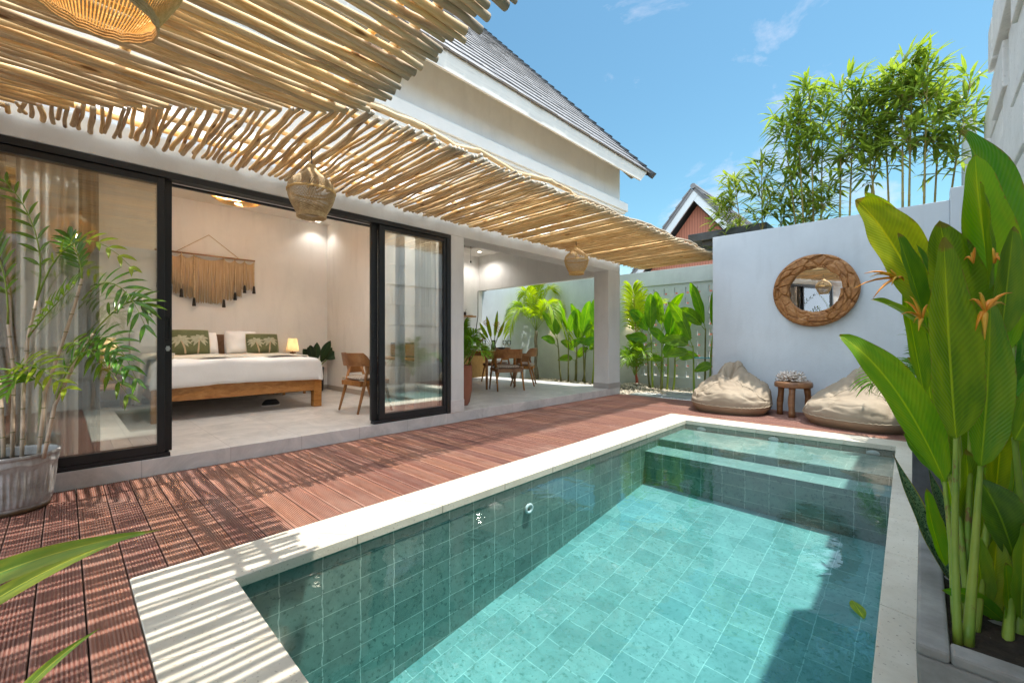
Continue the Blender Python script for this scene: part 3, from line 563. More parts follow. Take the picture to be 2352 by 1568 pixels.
def pillow(name,c,w,h,t,tilt,yaw,mat,label,cat,group=None,print_=None,piping=None):
    root=thing(name,c,label,cat,group); c=Vector(c); Mx=Matrix.Rotation(yaw,4,'Z')@Matrix.Rotation(tilt,4,'Y')
    def P(u,v,k=1):
        a=(u*2-1);b=(v*2-1); th=t/2*(max(0,(1-abs(a)**3.2)*(1-abs(b)**3.2)))**.5; pin=1-.07*(a*a*b*b)-.05*(1-abs(a)**2)*(abs(b)**4)-.05*(1-abs(b)**2)*(abs(a)**4)
        wr=.012*noise.noise(Vector((a*2.5,b*2.5,c.y*5+k)))*min(1,th*20)
        return c+(Mx@Vector((k*(th+wr),a*w/2*pin,(b*h/2*pin+h/2))))
    m=MB(); m.grid(lambda u,v:P(u,v,1),18,18); m.grid(lambda u,v:P(u,v,-1),18,18); m.build('cover',mat,root,True)
    if piping:
        e=[(k/18,0) for k in range(18)]+[(1,k/18) for k in range(18)]+[(1-k/18,1) for k in range(18)]+[(0,1-k/18) for k in range(18)]
        m=MB(); m.tube([P(u,v,0) for u,v in e],.007,6,closed=True); m.build('piping',piping,root,True)
    if print_:
        m=MB(); 
        def pt(u,v): return P(u,v,1)+(Mx@Vector((.0035,0,0)))
        for (tx,ty,bx,by,sz) in ((.27,.56,.36,.04,1),(.70,.60,.66,.04,.95)):
            n=8
            for k in range(n):  # trunk strip
                v0=by+(ty-by)*k/n; v1=by+(ty-by)*(k+1)/n; f=lambda v:bx+(tx-bx)*((v-by)/(ty-by))**1.6; w0=.022*sz; m.add([pt(f(v0)-w0,v0),pt(f(v0)+w0,v0),pt(f(v1)+w0,v1),pt(f(v1)-w0,v1)],[(0,1,2,3)])
            m.m=1
            for k,a in enumerate((100,62,140,25,165,-18,198,-50,232)):
                a=R(a); L=.30*sz*(1 if k<5 else .85); pv=None
                seg=7; vs=[]
                for i in range(seg+1):
                    s=i/seg; u=tx+math.cos(a)*L*s; v=ty+math.sin(a)*L*s*.9-.10*s*s; wd=.045*math.sin(PI*min(1,s*.96+.02)); nx,ny=-math.sin(a),math.cos(a)
                    cl=lambda q:min(.97,max(.03,q)); vs+= [pt(cl(u+nx*wd),cl(v+ny*wd)),pt(cl(u-nx*wd),cl(v-ny*wd))]
                m.add(vs,[(2*i,2*i+1,2*i+3,2*i+2) for i in range(seg)])
            m.m=0
        m.build('palm_print',[print_[0],print_[1]],root,True)
    return root
GRN=plain('olive_fabric',(.13,.145,.065),.9,var=.12,scale=30,bump=.3,bscale=200); PRB=plain('print_tan',(.46,.36,.24),.9,var=.15,scale=30,bump=0); PRL=plain('print_sage',(.40,.40,.29),.9,var=.2,scale=30,bump=0)
pz=.84
pillow('pillow',(-8.18,.98,pz),.68,.40,.17,R(-14),0,FABW,'white pillow at the far left of the headboard, partly behind the glass','pillow','white pillows')
pillow('pillow',(-8.0,1.40,pz),.62,.39,.2,R(-20),R(4),FABW,'white pillow directly behind the left palm print cushion','pillow','white pillows')
pillow('pillow',(-8.19,2.10,pz),.62,.37,.16,R(-12),R(-3),FABW,'white pillow leaning flat on the headboard, deepest of the right hand set','pillow','white pillows')
pillow('pillow',(-7.99,2.02,pz),.50,.41,.22,R(-16),R(8),FABW,'plump white pillow standing left of the right palm print cushion','pillow','white pillows')
pillow('pillow',(-8.15,2.32,pz),.56,.36,.16,R(-16),R(-2),FABW,'white pillow poking out right of the right palm print cushion','pillow','white pillows')
pillow('cushion',(-7.84,1.30,pz),.52,.42,.17,R(-17),R(2),GRN,'olive green palm print cushion on the left half of the bed','cushion','palm print cushions',(PRB,PRL),CREAM)
pillow('cushion',(-7.84,2.27,pz),.50,.37,.17,R(-19),R(-3),GRN,'olive green palm print cushion on the right half of the bed','cushion','palm print cushions',(PRB,PRL),CREAM)
m=MB()
def throw(u,v):
    x=-6.95+.62*u; d=v*.85; y0=BC-BW
    if d<.30: y=y0+.22-d*.8; z=.885+.03*math.sin(u*14+d*5)
    else: y=y0-.05-.10*(d-.3)+.03*math.sin(u*11); z=.86-(d-.3)*.95+.015*math.sin(u*14)
    return Vector((x+.03*noise.noise(Vector((u*3,v*4,1))),y,z+.02*noise.noise(Vector((u*4,v*5,7)))))
m.grid(throw,26,24); o=m.build('throw_blanket',CREAM,None,True,solid=.015); tag(o,'crumpled cream throw with tan stripes hanging off the left bed side','blanket')
def table_lamp(y,x,lab):
    t=thing('table_lamp',(x,y,.71),lab,'lamp','bedside lamps'); 
    m=MB(); m.box(x-.05,x+.05,y-.05,y+.05,.711,.735); m.bar((x-.035,y,.735),(x+.02,y,.86),.03,.03); m.bar((x+.035,y,.735),(x-.02,y,.86),.03,.03); m.bar((x,y-.04,.855),(x,y+.05,.855),.03,.03); m.bar((x,y,.85),(x,y,.93),.02,.02); m.build('base',TEAK,t,bevel=.003)
    m=MB(); m.shell((x,y,.885),[(.105,0),(.072,.225)],24); m.build('lamp_shade',SHADE,t,True)
    m=MB(); m.lathe((x,y,.93),[(0,.10),(.018,.085),(.028,.055),(.02,.02),(0,.0)],12); m.build('bulb',BULB,t,True)
    plight('lamp_light',(x,y,.985),5,(1,.72,.44),.03)
g=G('lamp_shade'); g.p(Base_Color=(.85,.72,.5),Roughness=.9); tr=g.n('BsdfTranslucent',{'Color':(.95,.80,.55)}); ms=g.n('MixShader',{0:.65}); g.t.links.new(g.b.outputs[0],ms.inputs[1]); g.t.links.new(tr.outputs[0],ms.inputs[2]); g.t.links.new(ms.outputs[0],g.o.inputs[0]); SHADE=g.m
def nightstand(y,lab):
    t=thing('nightstand',(-8.15,y,FL),lab,'nightstand','bedside tables'); m=MB(); m.box(-8.36,-7.94,y-.2,y+.2,.67,.71); m.build('top',TEAK,t,bevel=.004)
    m=MB(); m.box(-8.35,-7.96,y-.19,y+.19,.42,.67); m.build('drawer',TEAK,t,bevel=.004)
    for a in(-8.32,-7.98):
        for b in(-.17,.17): m=MB(); m.box(a-.018,a+.018,y+b-.018,y+b+.018,FL,.42); m.build('leg',TEAK,t)
nightstand(2.80,'small wooden nightstand on the right of the bed'); nightstand(.40,'small wooden nightstand left of the bed, seen through the glass')
table_lamp(2.83,-8.15,'glowing bedside lamp right of the bed beside the dark plant'); table_lamp(.43,-8.15,'glowing bedside lamp left of the bed, seen through the glass')
# wall hanging
BEAD=plain('wood_bead',(.62,.48,.3),.6,var=.2,bump=0)
g=G('cotton_cord'); cc=g.co(sc=(1,160,3)); n=g.noise(cc,1,3,.6); g.p(Base_Color=g.ramp(n,[(.3,(.42,.30,.18)),(.7,(.64,.5,.34))]).outputs[0],Roughness=.95); CORD=g.m
WH=thing('macrame_hanging',(XB+.05,BC,2.05),'beige macrame wall hanging with dark tassels above the bed','wall hanging'); xw=XB+.05
m=MB(); m.tube([(xw,BC-.68,2.44),(xw,BC+.66,2.44)],.014,8); m.build('rod',TEAK,WH,True)
m=MB(); m.tube([(xw,BC-.42,2.45),(xw-.01,BC,2.775),(xw,BC+.42,2.45)],.006,6); m.build('hanging_cord',CORD,WH,True)
def zb(y): a=abs(y-BC); return 1.67 if a<.20 else (1.74 if a<.34 else (1.80 if a<.46 else 1.93))
yy=-.64; m=MB(); edges=[-.64,-.50,-.36,-.20,.20,.36,.50,.64]
while yy<.64:
    sg=next(k for k in range(7) if yy<=edges[k+1]); a,b=edges[sg],edges[sg+1]; tt=(yy-a)/(b-a); sagz=.05*4*tt*(1-tt)
    y=BC+yy; z0=2.415-sagz; z1=zb(y)+U(-.015,.02)+.05*(abs(yy)%.2); m.tube([(xw+U(-.004,.006),y,z0),(xw+.004,y+U(-.006,.006),(z0+z1)/2),(xw+U(0,.01),y+U(-.008,.008),z1)],.0062,4); yy+=.0105
m.build('fringe',CORD,WH,True)
for e in edges[0:3]+edges[4:]+[-.20]:
    y=BC+e; zt=zb(BC+abs(e)-.01 if True else 0)+.07; m=MB(); n=34; m.tube([(xw+.02,y,2.43-(2.43-zt)*i/n) for i in range(n+1)],[.0105 if i%2 else .005 for i in range(n+1)],6); m.build('bead_string',BEAD,WH,True)
    m=MB(); m.lathe((xw+.02,y,zt),[(.006,.01),(.016,-.01),(.018,-.03),(.026,-.12),(.022,-.125)],10); m.build('tassel',DARKW,WH,True)
# rattan ceiling lamp, down lights
CL=thing('ceiling_lamp',(-6.9,1.68,3.15),'wide shallow woven rattan lamp on the bedroom ceiling','lamp'); m=MB(); prof=[(.05,-.19),(.15,-.185),(.24,-.165),(.31,-.12),(.345,-.06),(.335,0),(.30,.04)]; m.shell((-6.9,1.68,3.17),prof,40); g=G('lit_rattan'); g.p(Base_Color=(.62,.42,.2),Roughness=.7); tr=g.n('BsdfTranslucent',{'Color':(.80,.58,.32)}); ms=g.n('MixShader',{0:.5}); g.t.links.new(g.b.outputs[0],ms.inputs[1]); g.t.links.new(tr.outputs[0],ms.inputs[2]); g.t.links.new(ms.outputs[0],g.o.inputs[0]); m.build('woven_shade',g.m,CL,True)
m=MB()
for i in range(70):
    a=2*PI*i/70; m.tube([Vector((-6.9,1.68,3.17))+Vector((math.cos(a+.25*j)*p[0]*1.01,math.sin(a+.25*j)*p[0]*1.01,p[1]-.004)) for j,p in enumerate(prof)],.004,4,cap=False)
m.build('weave',RATTAN,CL,True); m=MB(); m.tube([(-6.9,1.68,3.2),(-6.9,1.68,3.3)],.012,8); m.build('stem',BLACK,CL,True)
plight('lamp_light',(-6.9,1.68,3.12),42,(1,.96,.91),.05)  # light added inside the woven lamp, turned up to brighten the bedroom
DISC=emit('downlight_disc',(1,.88,.70),5)
def downlight(x,y,z,pw,lab,spot=95,group='recessed ceiling lights'):
    t=thing('downlight',(x,y,z),lab,'light',group); m=MB(); m.lathe((x,y,z),[(.058,-.006),(.058,0)],20); m.build('trim_ring',TRIM,t); m=MB(); m.lathe((x,y,z),[(.045,-.008),(.045,-.0065)],20); m.build('lens',DISC,t); o=plight('lamp_light',(x,y,z-.02),pw,(1,.94,.86),.04,spot)
downlight(-8.16,3.28,3.3,6,'small round ceiling light in the right corner of the bedroom',125)
downlight(-5.3,.55,3.3,55,'added small round ceiling light, unseen behind the door head inside the left glass panel',150)  # added unseen downlight, brightens the sheer curtain and the bedroom
downlight(-5.3,2.75,3.3,45,'added small round ceiling light, unseen behind the door head inside the right glass panel',150)  # second added unseen downlight, fills the bedroom near the right panel
downlight(-7.85,7.05,3.25,20,'small round ceiling light at the dining end of the ceiling',150)
# plant on its dark stand
PT=plain('black_pot',(.018,.012,.012),.35,var=.2,bump=.05)
# arm chair used in the bedroom and round the table
STRIPE=None
g=G('striped_cushion'); cc=g.co(); wv3=g.n('TexWave',{'Vector':cc,'Scale':9.0,'Distortion':.3},bands_direction='X'); x=g.mix(g.ramp(wv3.outputs[0],[(.45,(0,0,0)),(.55,(1,1,1))]).outputs[0],(.62,.56,.48),(.36,.27,.22)); g.p(Base_Color=x,Roughness=.95); g.bump(g.noise(cc,60,3,.6),.3,.004); STRIPE=g.m
def make_chair(loc,rz,label):
    t=thing('arm_chair',loc,label,'chair','wooden arm chairs with striped cushions',rz)
    def bd(m,n,mat=TEAK,sm=False,bv=.005,p=t): return m.build(n,mat,p,sm,bevel=bv,local=True)
    for s in(-1,1):
        m=MB(); m.tube([(s*.265,-.25,0),(s*.258,-.17,.30),(s*.255,-.10,.62)],[.014,.022,.018],8); bd(m,'leg',sm=True,bv=0)
        m=MB(); m.tube([(s*.255,.24,0),(s*.255,.16,.30),(s*.255,.05,.60)],[.014,.022,.018],8); bd(m,'leg',sm=True,bv=0)
        m=MB(); m.hexa([(s*.255-.012,-.13,.50),(s*.255+.012,-.13,.50),(s*.255+.012,.08,.50),(s*.255-.012,.08,.50)],[(s*.255-.012,-.15,.62),(s*.255+.012,-.15,.62),(s*.255+.012,.10,.62),(s*.255-.012,.10,.62)]); bd(m,'arm_bracket')
    m=MB()
    for s in(-1,1): m.bar((s*.25,-.22,.375),(s*.25,.2,.395),.022,.06)
    m.bar((-.25,-.2,.375),(.25,-.2,.375),.022,.06); m.bar((-.25,.18,.395),(.25,.18,.395),.022,.06); m.box(-.24,.24,-.19,.19,.40,.415); bd(m,'seat_frame')
    m=MB(); 
    def cush(u,v):
        a=2*PI*u; b=(v-.5)*PI; k=.26; cx=math.copysign(abs(math.cos(a))**.5,math.cos(a)); sx=math.copysign(abs(math.sin(a))**.5,math.sin(a)); q=max(0,math.cos(b))**.45
        return Vector((cx*.235*q,.01+sx*.215*q,.446+.031*math.sin(b)*(1+.2*noise.noise(Vector((cx*3,sx*3,1))))))
    m.grid(cush,28,10); cu=bd(m,'seat_cushion',STRIPE,True,0)
    for s in(-1,1): m=MB(); m.tube([(s*.19,-.20,.45),(s*.235,-.215,.445),(s*.262,-.2,.44),(s*.28,-.17,.42),(s*.24,-.225,.43)],.005,5); m.build('cushion_tie',CREAM,cu,True,local=True)
    # arm band: a half ring, low on the arms, tall at the back
    m=MB(); n=26; vs=[]
    for i in range(n+1):
        f=i/n*2-1; 
        if abs(f)>.62: q=(abs(f)-.62)/.38; x=.272; y=-.06+.20*q
        else: a=f/.62*PI/2; x=.272*abs(math.sin(a))**.9; y=-.06-.20*math.cos(a)
        x=math.copysign(x,f) if f else 0
        hgt=.052+.118*max(0,min(1,(.60-abs(f))/.10)); th=.03; nrm=Vector((x,y+.05,0)).normalized() if abs(f)<=.62 else Vector((math.copysign(1,f),0,0)); lean=Vector((0,-.03,0)) if abs(f)<.62 else Vector((0,0,0))
        b=Vector((x,y,.61)); 
        for w_,z_ in((-th/2,0),(th/2,0),(th/2,hgt),(-th/2,hgt)): vs.append(b+nrm*w_+Vector((0,0,z_))+lean*(z_/.17))
    fs=[(4*i+k,4*i+(k+1)%4,4*i+4+(k+1)%4,4*i+4+k) for i in range(n) for k in range(4)]+[(3,2,1,0),(4*n,4*n+1,4*n+2,4*n+3)]
    m.add(vs,fs); bd(m,'back_rest',bv=.006)
    return t
ch=make_chair((-5.45,2.83,FL),0,'wooden arm chair with striped cushion standing alone in the bedroom doorway')
dup(ch,(-5.76,5.86,FL),math.atan2(.91,.41),'nearest wooden dining chair, its wide back turned to the pool','wooden arm chairs with striped cushions')
dup(ch,(-6.10,6.72,FL),math.atan2(.80,-.60),'wooden dining chair at the far right corner of the table','wooden arm chairs with striped cushions')
dup(ch,(-6.78,5.22,FL),R(4),'wooden dining chair half hidden behind the potted palm','wooden arm chairs with striped cushions')
dup(ch,(-7.05,6.86,FL),R(178),'wooden dining chair on the far side of the table, mostly hidden','wooden arm chairs with striped cushions')
# desk and framed board by the bedroom wall
t=thing('desk',(-5.6,3.34,FL),'narrow wooden desk against the bedroom wall behind the lone chair','desk'); m=MB(); m.box(-6.0,-4.75,3.17,3.54,.80,.83); m.build('top',TEAK,t,bevel=.003)
for a in(-5.95,-4.8):
    m=MB(); m.box(a-.02,a+.02,3.2,3.24,FL,.80); m.build('leg',TEAK,t)
t=thing('framed_mirror',(-5.5,3.5,.84),'dark framed board standing on the desk at the door edge','mirror'); m=MB(); m.box(-5.86,-5.0,3.44,3.47,.832,1.04); m.build('frame',DARKW,t,bevel=.01); m=MB(); m.box(-5.84,-5.02,3.432,3.441,.85,1.02); m.build('panel',TEAK,t)
# curtains
def curtain(y0,y1,x,z1,mat,lab,folds,amp,taper=0,seed=0,name='curtain',z0=FL+.02):
    m=MB()
    def fn(u,v):
        z=z0+(z1-z0)*v; ph=u*folds*2*PI+1.1*math.sin(u*7+seed); y=y0+(y1-y0)*u+taper*(1-v)*(u-.5)*2; 
        return Vector((x+amp*math.sin(ph)*(1-.25*v)+.012*noise.noise(Vector((u*9,v*3,seed))),y+.25*amp*math.cos(ph*.5),z))
    m.grid(fn,int(folds*11),10); o=m.build(name,mat,None,True); tag(o,lab,'curtain'); return o
def cloth(name,col,tr_,trans):
    g=G(name); g.p(Base_Color=col,Roughness=.9); a=g.n('BsdfTranslucent',{'Color':tr_}); ms=g.n('MixShader',{0:trans}); g.t.links.new(g.b.outputs[0],ms.inputs[1]); g.t.links.new(a.outputs[0],ms.inputs[2]); g.t.links.new(ms.outputs[0],g.o.inputs[0]); return g.m
SHEER=cloth('white_sheer',(.95,.96,.95),(.97,.97,.96),.55); DRAPE=cloth('taupe_drape',(.33,.28,.24),(.3,.25,.2),.15)
curtain(-.24,.07,-4.63,2.5,SHEER,'white sheer curtain behind the left glass panel and potted palm',6,.022,seed=1)
curtain(.07,.20,-4.80,2.5,DRAPE,'narrow taupe curtain between white curtain and wardrobe',3,.03,.01,2)
curtain(-1.15,-.30,-4.80,2.5,DRAPE,'dark taupe curtain at the far left edge behind the glass',10,.03,seed=5)
curtain(3.06,3.40,-4.63,2.5,SHEER,'white curtain behind the right glass panel',7,.026,.02,3)
curtain(2.93,3.07,-4.86,2.5,cloth('grey_sheer',(.60,.59,.60),(.6,.6,.6),.4),'pale grey curtain edge left of the white one behind the right glass',4,.03,.01,4)
t=thing('wardrobe',(-6.1,-.05,FL),'tall carved wooden wardrobe behind the left glass panel','wardrobe'); CARV=wood('carved_wood',(.17,.09,.03),(.30,.17,.065),(.40,.25,.11),(3,3,3),.5)
m=MB(); m.box(-7.6,-6.0,-.62,-.02,FL,2.50); m.build('carcass',CARV,t,bevel=.006)
m=MB(); m.box(-7.65,-5.95,-.66,.03,2.50,2.56); m.box(-7.68,-5.92,-.68,.06,2.56,2.63); m.build('cornice',CARV,t,bevel=.01)
m=MB(); m.box(-5.998,-5.98,-.58,-.33,.3,2.4); m.box(-5.998,-5.98,-.31,-.06,.3,2.4); m.build('door',TEAK,t,bevel=.006)
t=thing('rail_stool',(-6.7,.34,FL),'low rack with thin vertical bars beside the bed, behind the glass','rack'); m=MB(); m.box(-7.3,-6.7,.22,.5,.50,.53); m.box(-7.3,-6.7,.22,.25,.24,.27); m.build('rail',TEAK,t,bevel=.003)
for k in range(9): m=MB(); y=.0; m.box(-7.28+k*.068,-7.262+k*.068,.228,.246,.27,.50); m.build('bar',TEAK,t)
t=thing('shoe',(-6.9,2.05,FL),'black sneaker with white sole under the bed','shoe'); m=MB(); m.lathe((0,0,0),[(.0,0),(.045,.0),(.05,.02),(.045,.024),(0,.024)],16,1,2.6); 
for v in m.v: v.y+=2.05; v.x+=-6.75; v.z+=FL
m.build('sole',FABW,t,True); m=MB(); m.lathe((-6.75,2.05,FL+.02),[(.046,.0),(.048,.02),(.04,.05),(.03,.075),(.026,.08)],16,1,2.5); m.build('upper',BLACK,t,True)
# ---------------------------------------------------------------- dining room
t=thing('dining_table',(-6.75,6.05,FL),'wooden dining table set for a meal in the open dining room','table'); x0,x1,y0,y1=-7.5,-5.98,5.55,6.45
m=MB(); m.box(x0,x1,y0,y1,.835,.87); m.build('tabletop',OAK,t,bevel=.012)
m=MB(); m.box(x0+.08,x1-.08,y0+.08,y0+.10,.77,.835); m.box(x0+.08,x1-.08,y1-.10,y1-.08,.77,.835); m.box(x0+.08,x0+.1,y0+.1,y1-.1,.77,.835); m.box(x1-.1,x1-.08,y0+.1,y1-.1,.77,.835); m.build('apron',OAK,t)
for a in(x0+.06,x1-.06):
    for b in(y0+.06,y1-.06): m=MB(); m.tube([(a,b,FL),(a+.0,b,.835)],[.022,.032],10); m.build('leg',OAK,t,True)
tz=.87
DISH=plain('dark_plate',(.055,.075,.08),.3,var=.2,bump=0); 
for x,y,l in((-6.32,5.80,'dark grey dinner plate at the near side of the dining table'),(-6.15,6.12,'dark grey dinner plate at the right end of the dining table'),(-7.1,5.78,'dark grey dinner plate left of the flower vase')):
    m=MB(); m.lathe((x,y,tz),[(.06,0),(.075,.004),(.135,.02),(.136,.024),(.07,.01),(0,.008)],24); o=m.build('plate',DISH,None,True); tag(o,l,'plate','dinner plates'); m=MB(); m.lathe((x,y,tz+.009),[(.03,0),(.07,.03),(.085,.055),(.08,.055),(.06,.03),(0,.012)],20); o=m.build('bowl',DISH,None,True); tag(o,l.replace('dinner plate','bowl on the plate'),'bowl','bowls on the table')
for x,y,l in((-6.70,5.99,'wine glass left of the flower vase, on the outside'),(-6.62,6.07,'wine glass left of the flower vase, next to it'),(-6.30,6.36,'wine glass right of the flower vase, left of two'),(-6.23,6.42,'wine glass right of the flower vase, right of two')):
    m=MB(); m.lathe((x,y,tz),[(.034,0),(.034,.003),(.005,.008),(.004,.09),(.02,.10),(.04,.13),(.043,.165),(.035,.205),(.0335,.205),(.041,.165),(.038,.132),(.0,.105)],18); o=m.build('wine_glass',DRINK,None,True); tag(o,l,'wine glass','wine glasses on the table')
t=thing('flower_vase',(-6.47,6.20,tz),'glass vase of orange heliconia flowers on the dining table','vase'); m=MB(); m.lathe((-6.47,6.20,tz),[(.05,0),(.055,.02),(.05,.09),(.032,.15),(.045,.21),(.043,.21),(.03,.15),(.045,.09),(.05,.02),(0,.01)],18); m.build('glass_body',glassm('green_glass',(.75,.85,.6),1.45,.03),t,True); VASE=t
m=MB(); m.box(-6.62,-6.52,5.98,6.08,tz,tz+.09); o=m.build('napkin_box',TEAK,bevel=.004); tag(o,'small brown wooden box beside the flower vase','box')
t=thing('kitchen_counter',(-8.1,6.5,FL),'kitchen counter with plywood front and white top at the back wall','counter'); m=MB(); m.box(XB+.01,-7.8,4.8,7.2,FL+.05,.80); m.build('cabinet',wood('ply_front',(.42,.22,.06),(.56,.33,.11),(.62,.40,.16),(3,1,.5),.5),t,bevel=.004); m=MB(); m.box(XB+.01,-7.76,4.78,7.24,.80,.84); m.build('worktop',TRIM,t,bevel=.004); m=MB(); m.box(XB,XB+.012,4.78,7.24,.84,1.4); m.build('splashback',ROOMW,t)
m=MB(); m.box(XB,XB+.22,5.6,7.22,1.66,1.695); o=m.build('wall_shelf',OAK,bevel=.003); tag(o,'wooden shelf on the wall above the kitchen counter','shelf')
m=MB(); m.lathe((XB+.12,6.92,1.695),[(.04,0),(.042,.09),(.038,.09),(.036,.01),(0,.01)],14); o=m.build('mug',DARKW,None,True); tag(o,'dark cup with a straw standing on the wall shelf','cup')
m=MB(); m.tube([(XB+.12,6.93,1.71),(XB+.13,6.96,1.86)],.004,5); o=m.build('straw',DARKW,None,True); tag(o,'thin straw sticking up from the cup on the shelf','straw')
m=MB(); m.box(XB+.08,XB+.16,7.05,7.15,1.695,1.71); o=m.build('coaster_stack',DARKW,bevel=.003); tag(o,'small flat stack on the right end of the wall shelf','coasters')
for y,h,l in((6.35,.19,'grey canister on the kitchen counter, left one'),(6.58,.22,'grey canister on the kitchen counter, right one')): m=MB(); m.lathe((-8.15,y,.84),[(.06,0),(.065,h*.9),(.05,h),(0,h)],16); o=m.build('canister',plain('grey_ceramic',(.3,.3,.3),.4,bump=0),None,True); tag(o,l,'canister','canisters on the counter')
t=thing('ceiling_fan',(-7.0,5.7,3.3),'white ceiling fan with pull chains under the wooden ceiling panel','fan'); m=MB(); m.lathe((-7.0,5.7,3.02),[(0,0),(.12,.01),(.16,.05),(.12,.12),(.03,.16),(.02,.42)],20); m.build('motor',plain('fan_grey',(.38,.4,.36),.5,bump=0),t,True)
for k in range(3):
    a=2*PI*k/3+.5; d=Vector((math.cos(a),math.sin(a),0)); m=MB(); m.bar(Vector((-7.0,5.7,3.1))+d*.14,Vector((-7.0,5.7,3.11))+d*.7,.11,.012,w2=.14); m.build('blade',TRIM,t)
for dx_,dy_,l in((.07,.02,.26),(.13,.22,.3)): m=MB(); m.tube([(-7+dx_,5.7+dy_,3.05),(-7+dx_,5.7+dy_,3.05-l)],.003,5); m.lathe((-7+dx_,5.7+dy_,3.05-l-.05),[(0,0),(.014,.01),(.016,.035),(.004,.055)],10); m.build('pull_chain',DARKW,t,True)
m=MB(); m.tube([(XB+.012,7.46,2.35),(XB+.012,7.46,1.7),(XB+.013,7.40,1.4),(XB+.013,7.42,1.0)],.007,5); m.tube([(XB+.012,7.46,2.35),(XB+.3,7.49,2.34)],.007,5); o=m.build('wall_cable',BLACK,None,True); tag(o,'thin black cable running down the wall corner beside the shelf','cable')
# ---------------------------------------------------------------- terrace things
BAG=None
g=G('beanbag_fabric'); cc=g.co(); a=g.noise(cc,3,5,.6); g.p(Base_Color=g.ramp(a,[(.3,(.27,.215,.155)),(.7,(.345,.285,.21))]).outputs[0],Roughness=.8); g.bump(g.noise(cc,220,2,.5),.15,.002); BAG=g.m; BAGB=plain('beanbag_base',(.30,.235,.16),.8,var=.1,scale=5,bump=.15,bscale=200)
PIPE=plain('beanbag_piping',(.36,.30,.22),.8,var=.1,scale=5,bump=0)
def sm(a,b,x): x=min(1,max(0,(x-a)/(b-a))); return x*x*(3-2*x)
def beanbag(loc,rz,seed,lab,W=.535,D=.50,Hh=.76):
    t=thing('beanbag',loc,lab,'beanbag','taupe beanbags on the deck',rz)
    ZS=.125
    def surf(th,v):
        # v 0..1 : floor edge -> seam (v=.3) -> crown
        cx=math.cos(th);sy=math.sin(th); e=.80
        ux=math.copysign(abs(cx)**e,cx); uy=math.copysign(abs(sy)**e,sy)
        if v<.3:
            k=v/.3; r=.86+.15*math.sin(k*PI/2); z=ZS*k; x=ux*W*r; y=uy*D*r
            return Vector((x,y,z+.012*math.sin(th*2+1)*k))
        k=(v-.3)/.7; r=1.01*math.cos(k*PI/2)**.62 if k<1 else 0
        x=ux*W*r; y=uy*D*r
        back=sm(-.30,.28,y/D*.62); hf=.235+.03*math.cos(x*5); top=hf+(Hh-ZS-hf)*back*(1-.42*sm(.12,.6,abs(x)/W)); lobe=.05*math.sin(min(1,abs(x)/W*1.6)*PI)*back
        z=ZS+(top+lobe)*(math.sin(k*PI/2)**.62)
        z-=.20*math.exp(-((x+.04+.05*math.sin(y*5))/.075)**2)*sm(-.05,.12,y/D)*(1-.9*sm(.22,.45,y/D))*sm(.3,.8,k)
        z-=.06*math.exp(-((y/D+.02)/.16)**2)*sm(.3,.9,k)
        y+=.10*sm(.35,.75,z)*1.0; x*=1-.22*sm(.3,.75,z)
        q=sm(0,.2,k)
        f1=abs(noise.noise(Vector((x*4.2+seed,y*3.4,z*7)))); f2=abs(noise.noise(Vector((x*9+seed*2,y*9,z*13+3)))); f3=noise.noise(Vector((x*2.2,y*2.2,seed)))
        n=Vector((ux*.5,uy*.5,.8)).normalized()
        return Vector((x,y,z))+n*q*(.045*f3-.032*f1-.012*f2-.022*max(0,1-abs(noise.noise(Vector((x*3+seed,y*3,z*5+2))))*7)-.010*max(0,1-abs(noise.noise(Vector((x*7+seed,y*6,z*9+6))))*5))+Vector((0,0,.012*math.sin(th*2+1)*(1-k)))+n*(.006*math.sin(th*46+3*math.sin(th*5))*math.exp(-(k/.08)**2))
    m=MB(); nu,nv=120,56
    m.grid(lambda u,v:surf(2*PI*u,.3+.7*v),nu,nv); m.build('upper_panel',BAG,t,True,local=True)
    m=MB(); m.grid(lambda u,v:surf(2*PI*u,.3*v),nu,10); m.add([(math.cos(2*PI*i/24)*W*.8,math.sin(2*PI*i/24)*D*.8,.004) for i in range(24)],[tuple(range(24))]); m.build('base_panel',BAGB,t,True,local=True)
    m=MB(); m.tube([surf(2*PI*i/120,.3)*1.004 for i in range(120)],.007,6,closed=True)
    m.build('piping',PIPE,t,True,local=True)
    for a in (-.55,PI+.55,.75,PI-.75,PI/2): m=MB(); m.tube([surf(a+.12*math.sin(i*.35),.3+.66*i/30)+Vector((0,0,.002)) for i in range(31)],.0055,5); m.build('seam',PIPE,t,True,local=True)
    return t
beanbag((-2.12,7.05,.002),R(8),1.3,'taupe beanbag chair left of the small wooden table')
beanbag((-.56,6.93,.002),R(-14),5.1,'taupe beanbag chair right of the table, half behind big green leaves',W=.575,D=.54)
t=thing('side_table',(-1.33,7.19,0),'small round wooden stool table with chunky legs between the beanbags','table'); SW=wood('stool_wood',(.15,.055,.018),(.27,.115,.038),(.36,.18,.07),(2,2,6),.4)
m=MB(); m.lathe((-1.33,7.19,.405),[(0,0),(.215,0),(.232,.012),(.235,.05),(.228,.075),(.21,.083),(0,.083)],36); m.build('tabletop',SW,t,True,bevel=.004)
for a,k in((-1.5,1),(2.9,2),(.35,3)):
    dx_,dy_=math.cos(a)*.165,math.sin(a)*.165; pts=[Vector((-1.33+dx_*(1.12-.12*i/6)+.004*math.sin(i*1.2+k),7.19+dy_*(1.12-.12*i/6)+.004*math.cos(i*1.1+k),.406*i/6)) for i in range(7)]; m=MB(); m.tube(pts,[.041+.003*math.sin(i*2+k) for i in range(7)],12); m.build('leg',SW,t,True)
t=thing('coral_piece',(-1.36,7.17,.488),'rough white and brown coral lump on the wooden stool table','coral'); m=MB(); rc=random.Random(5)
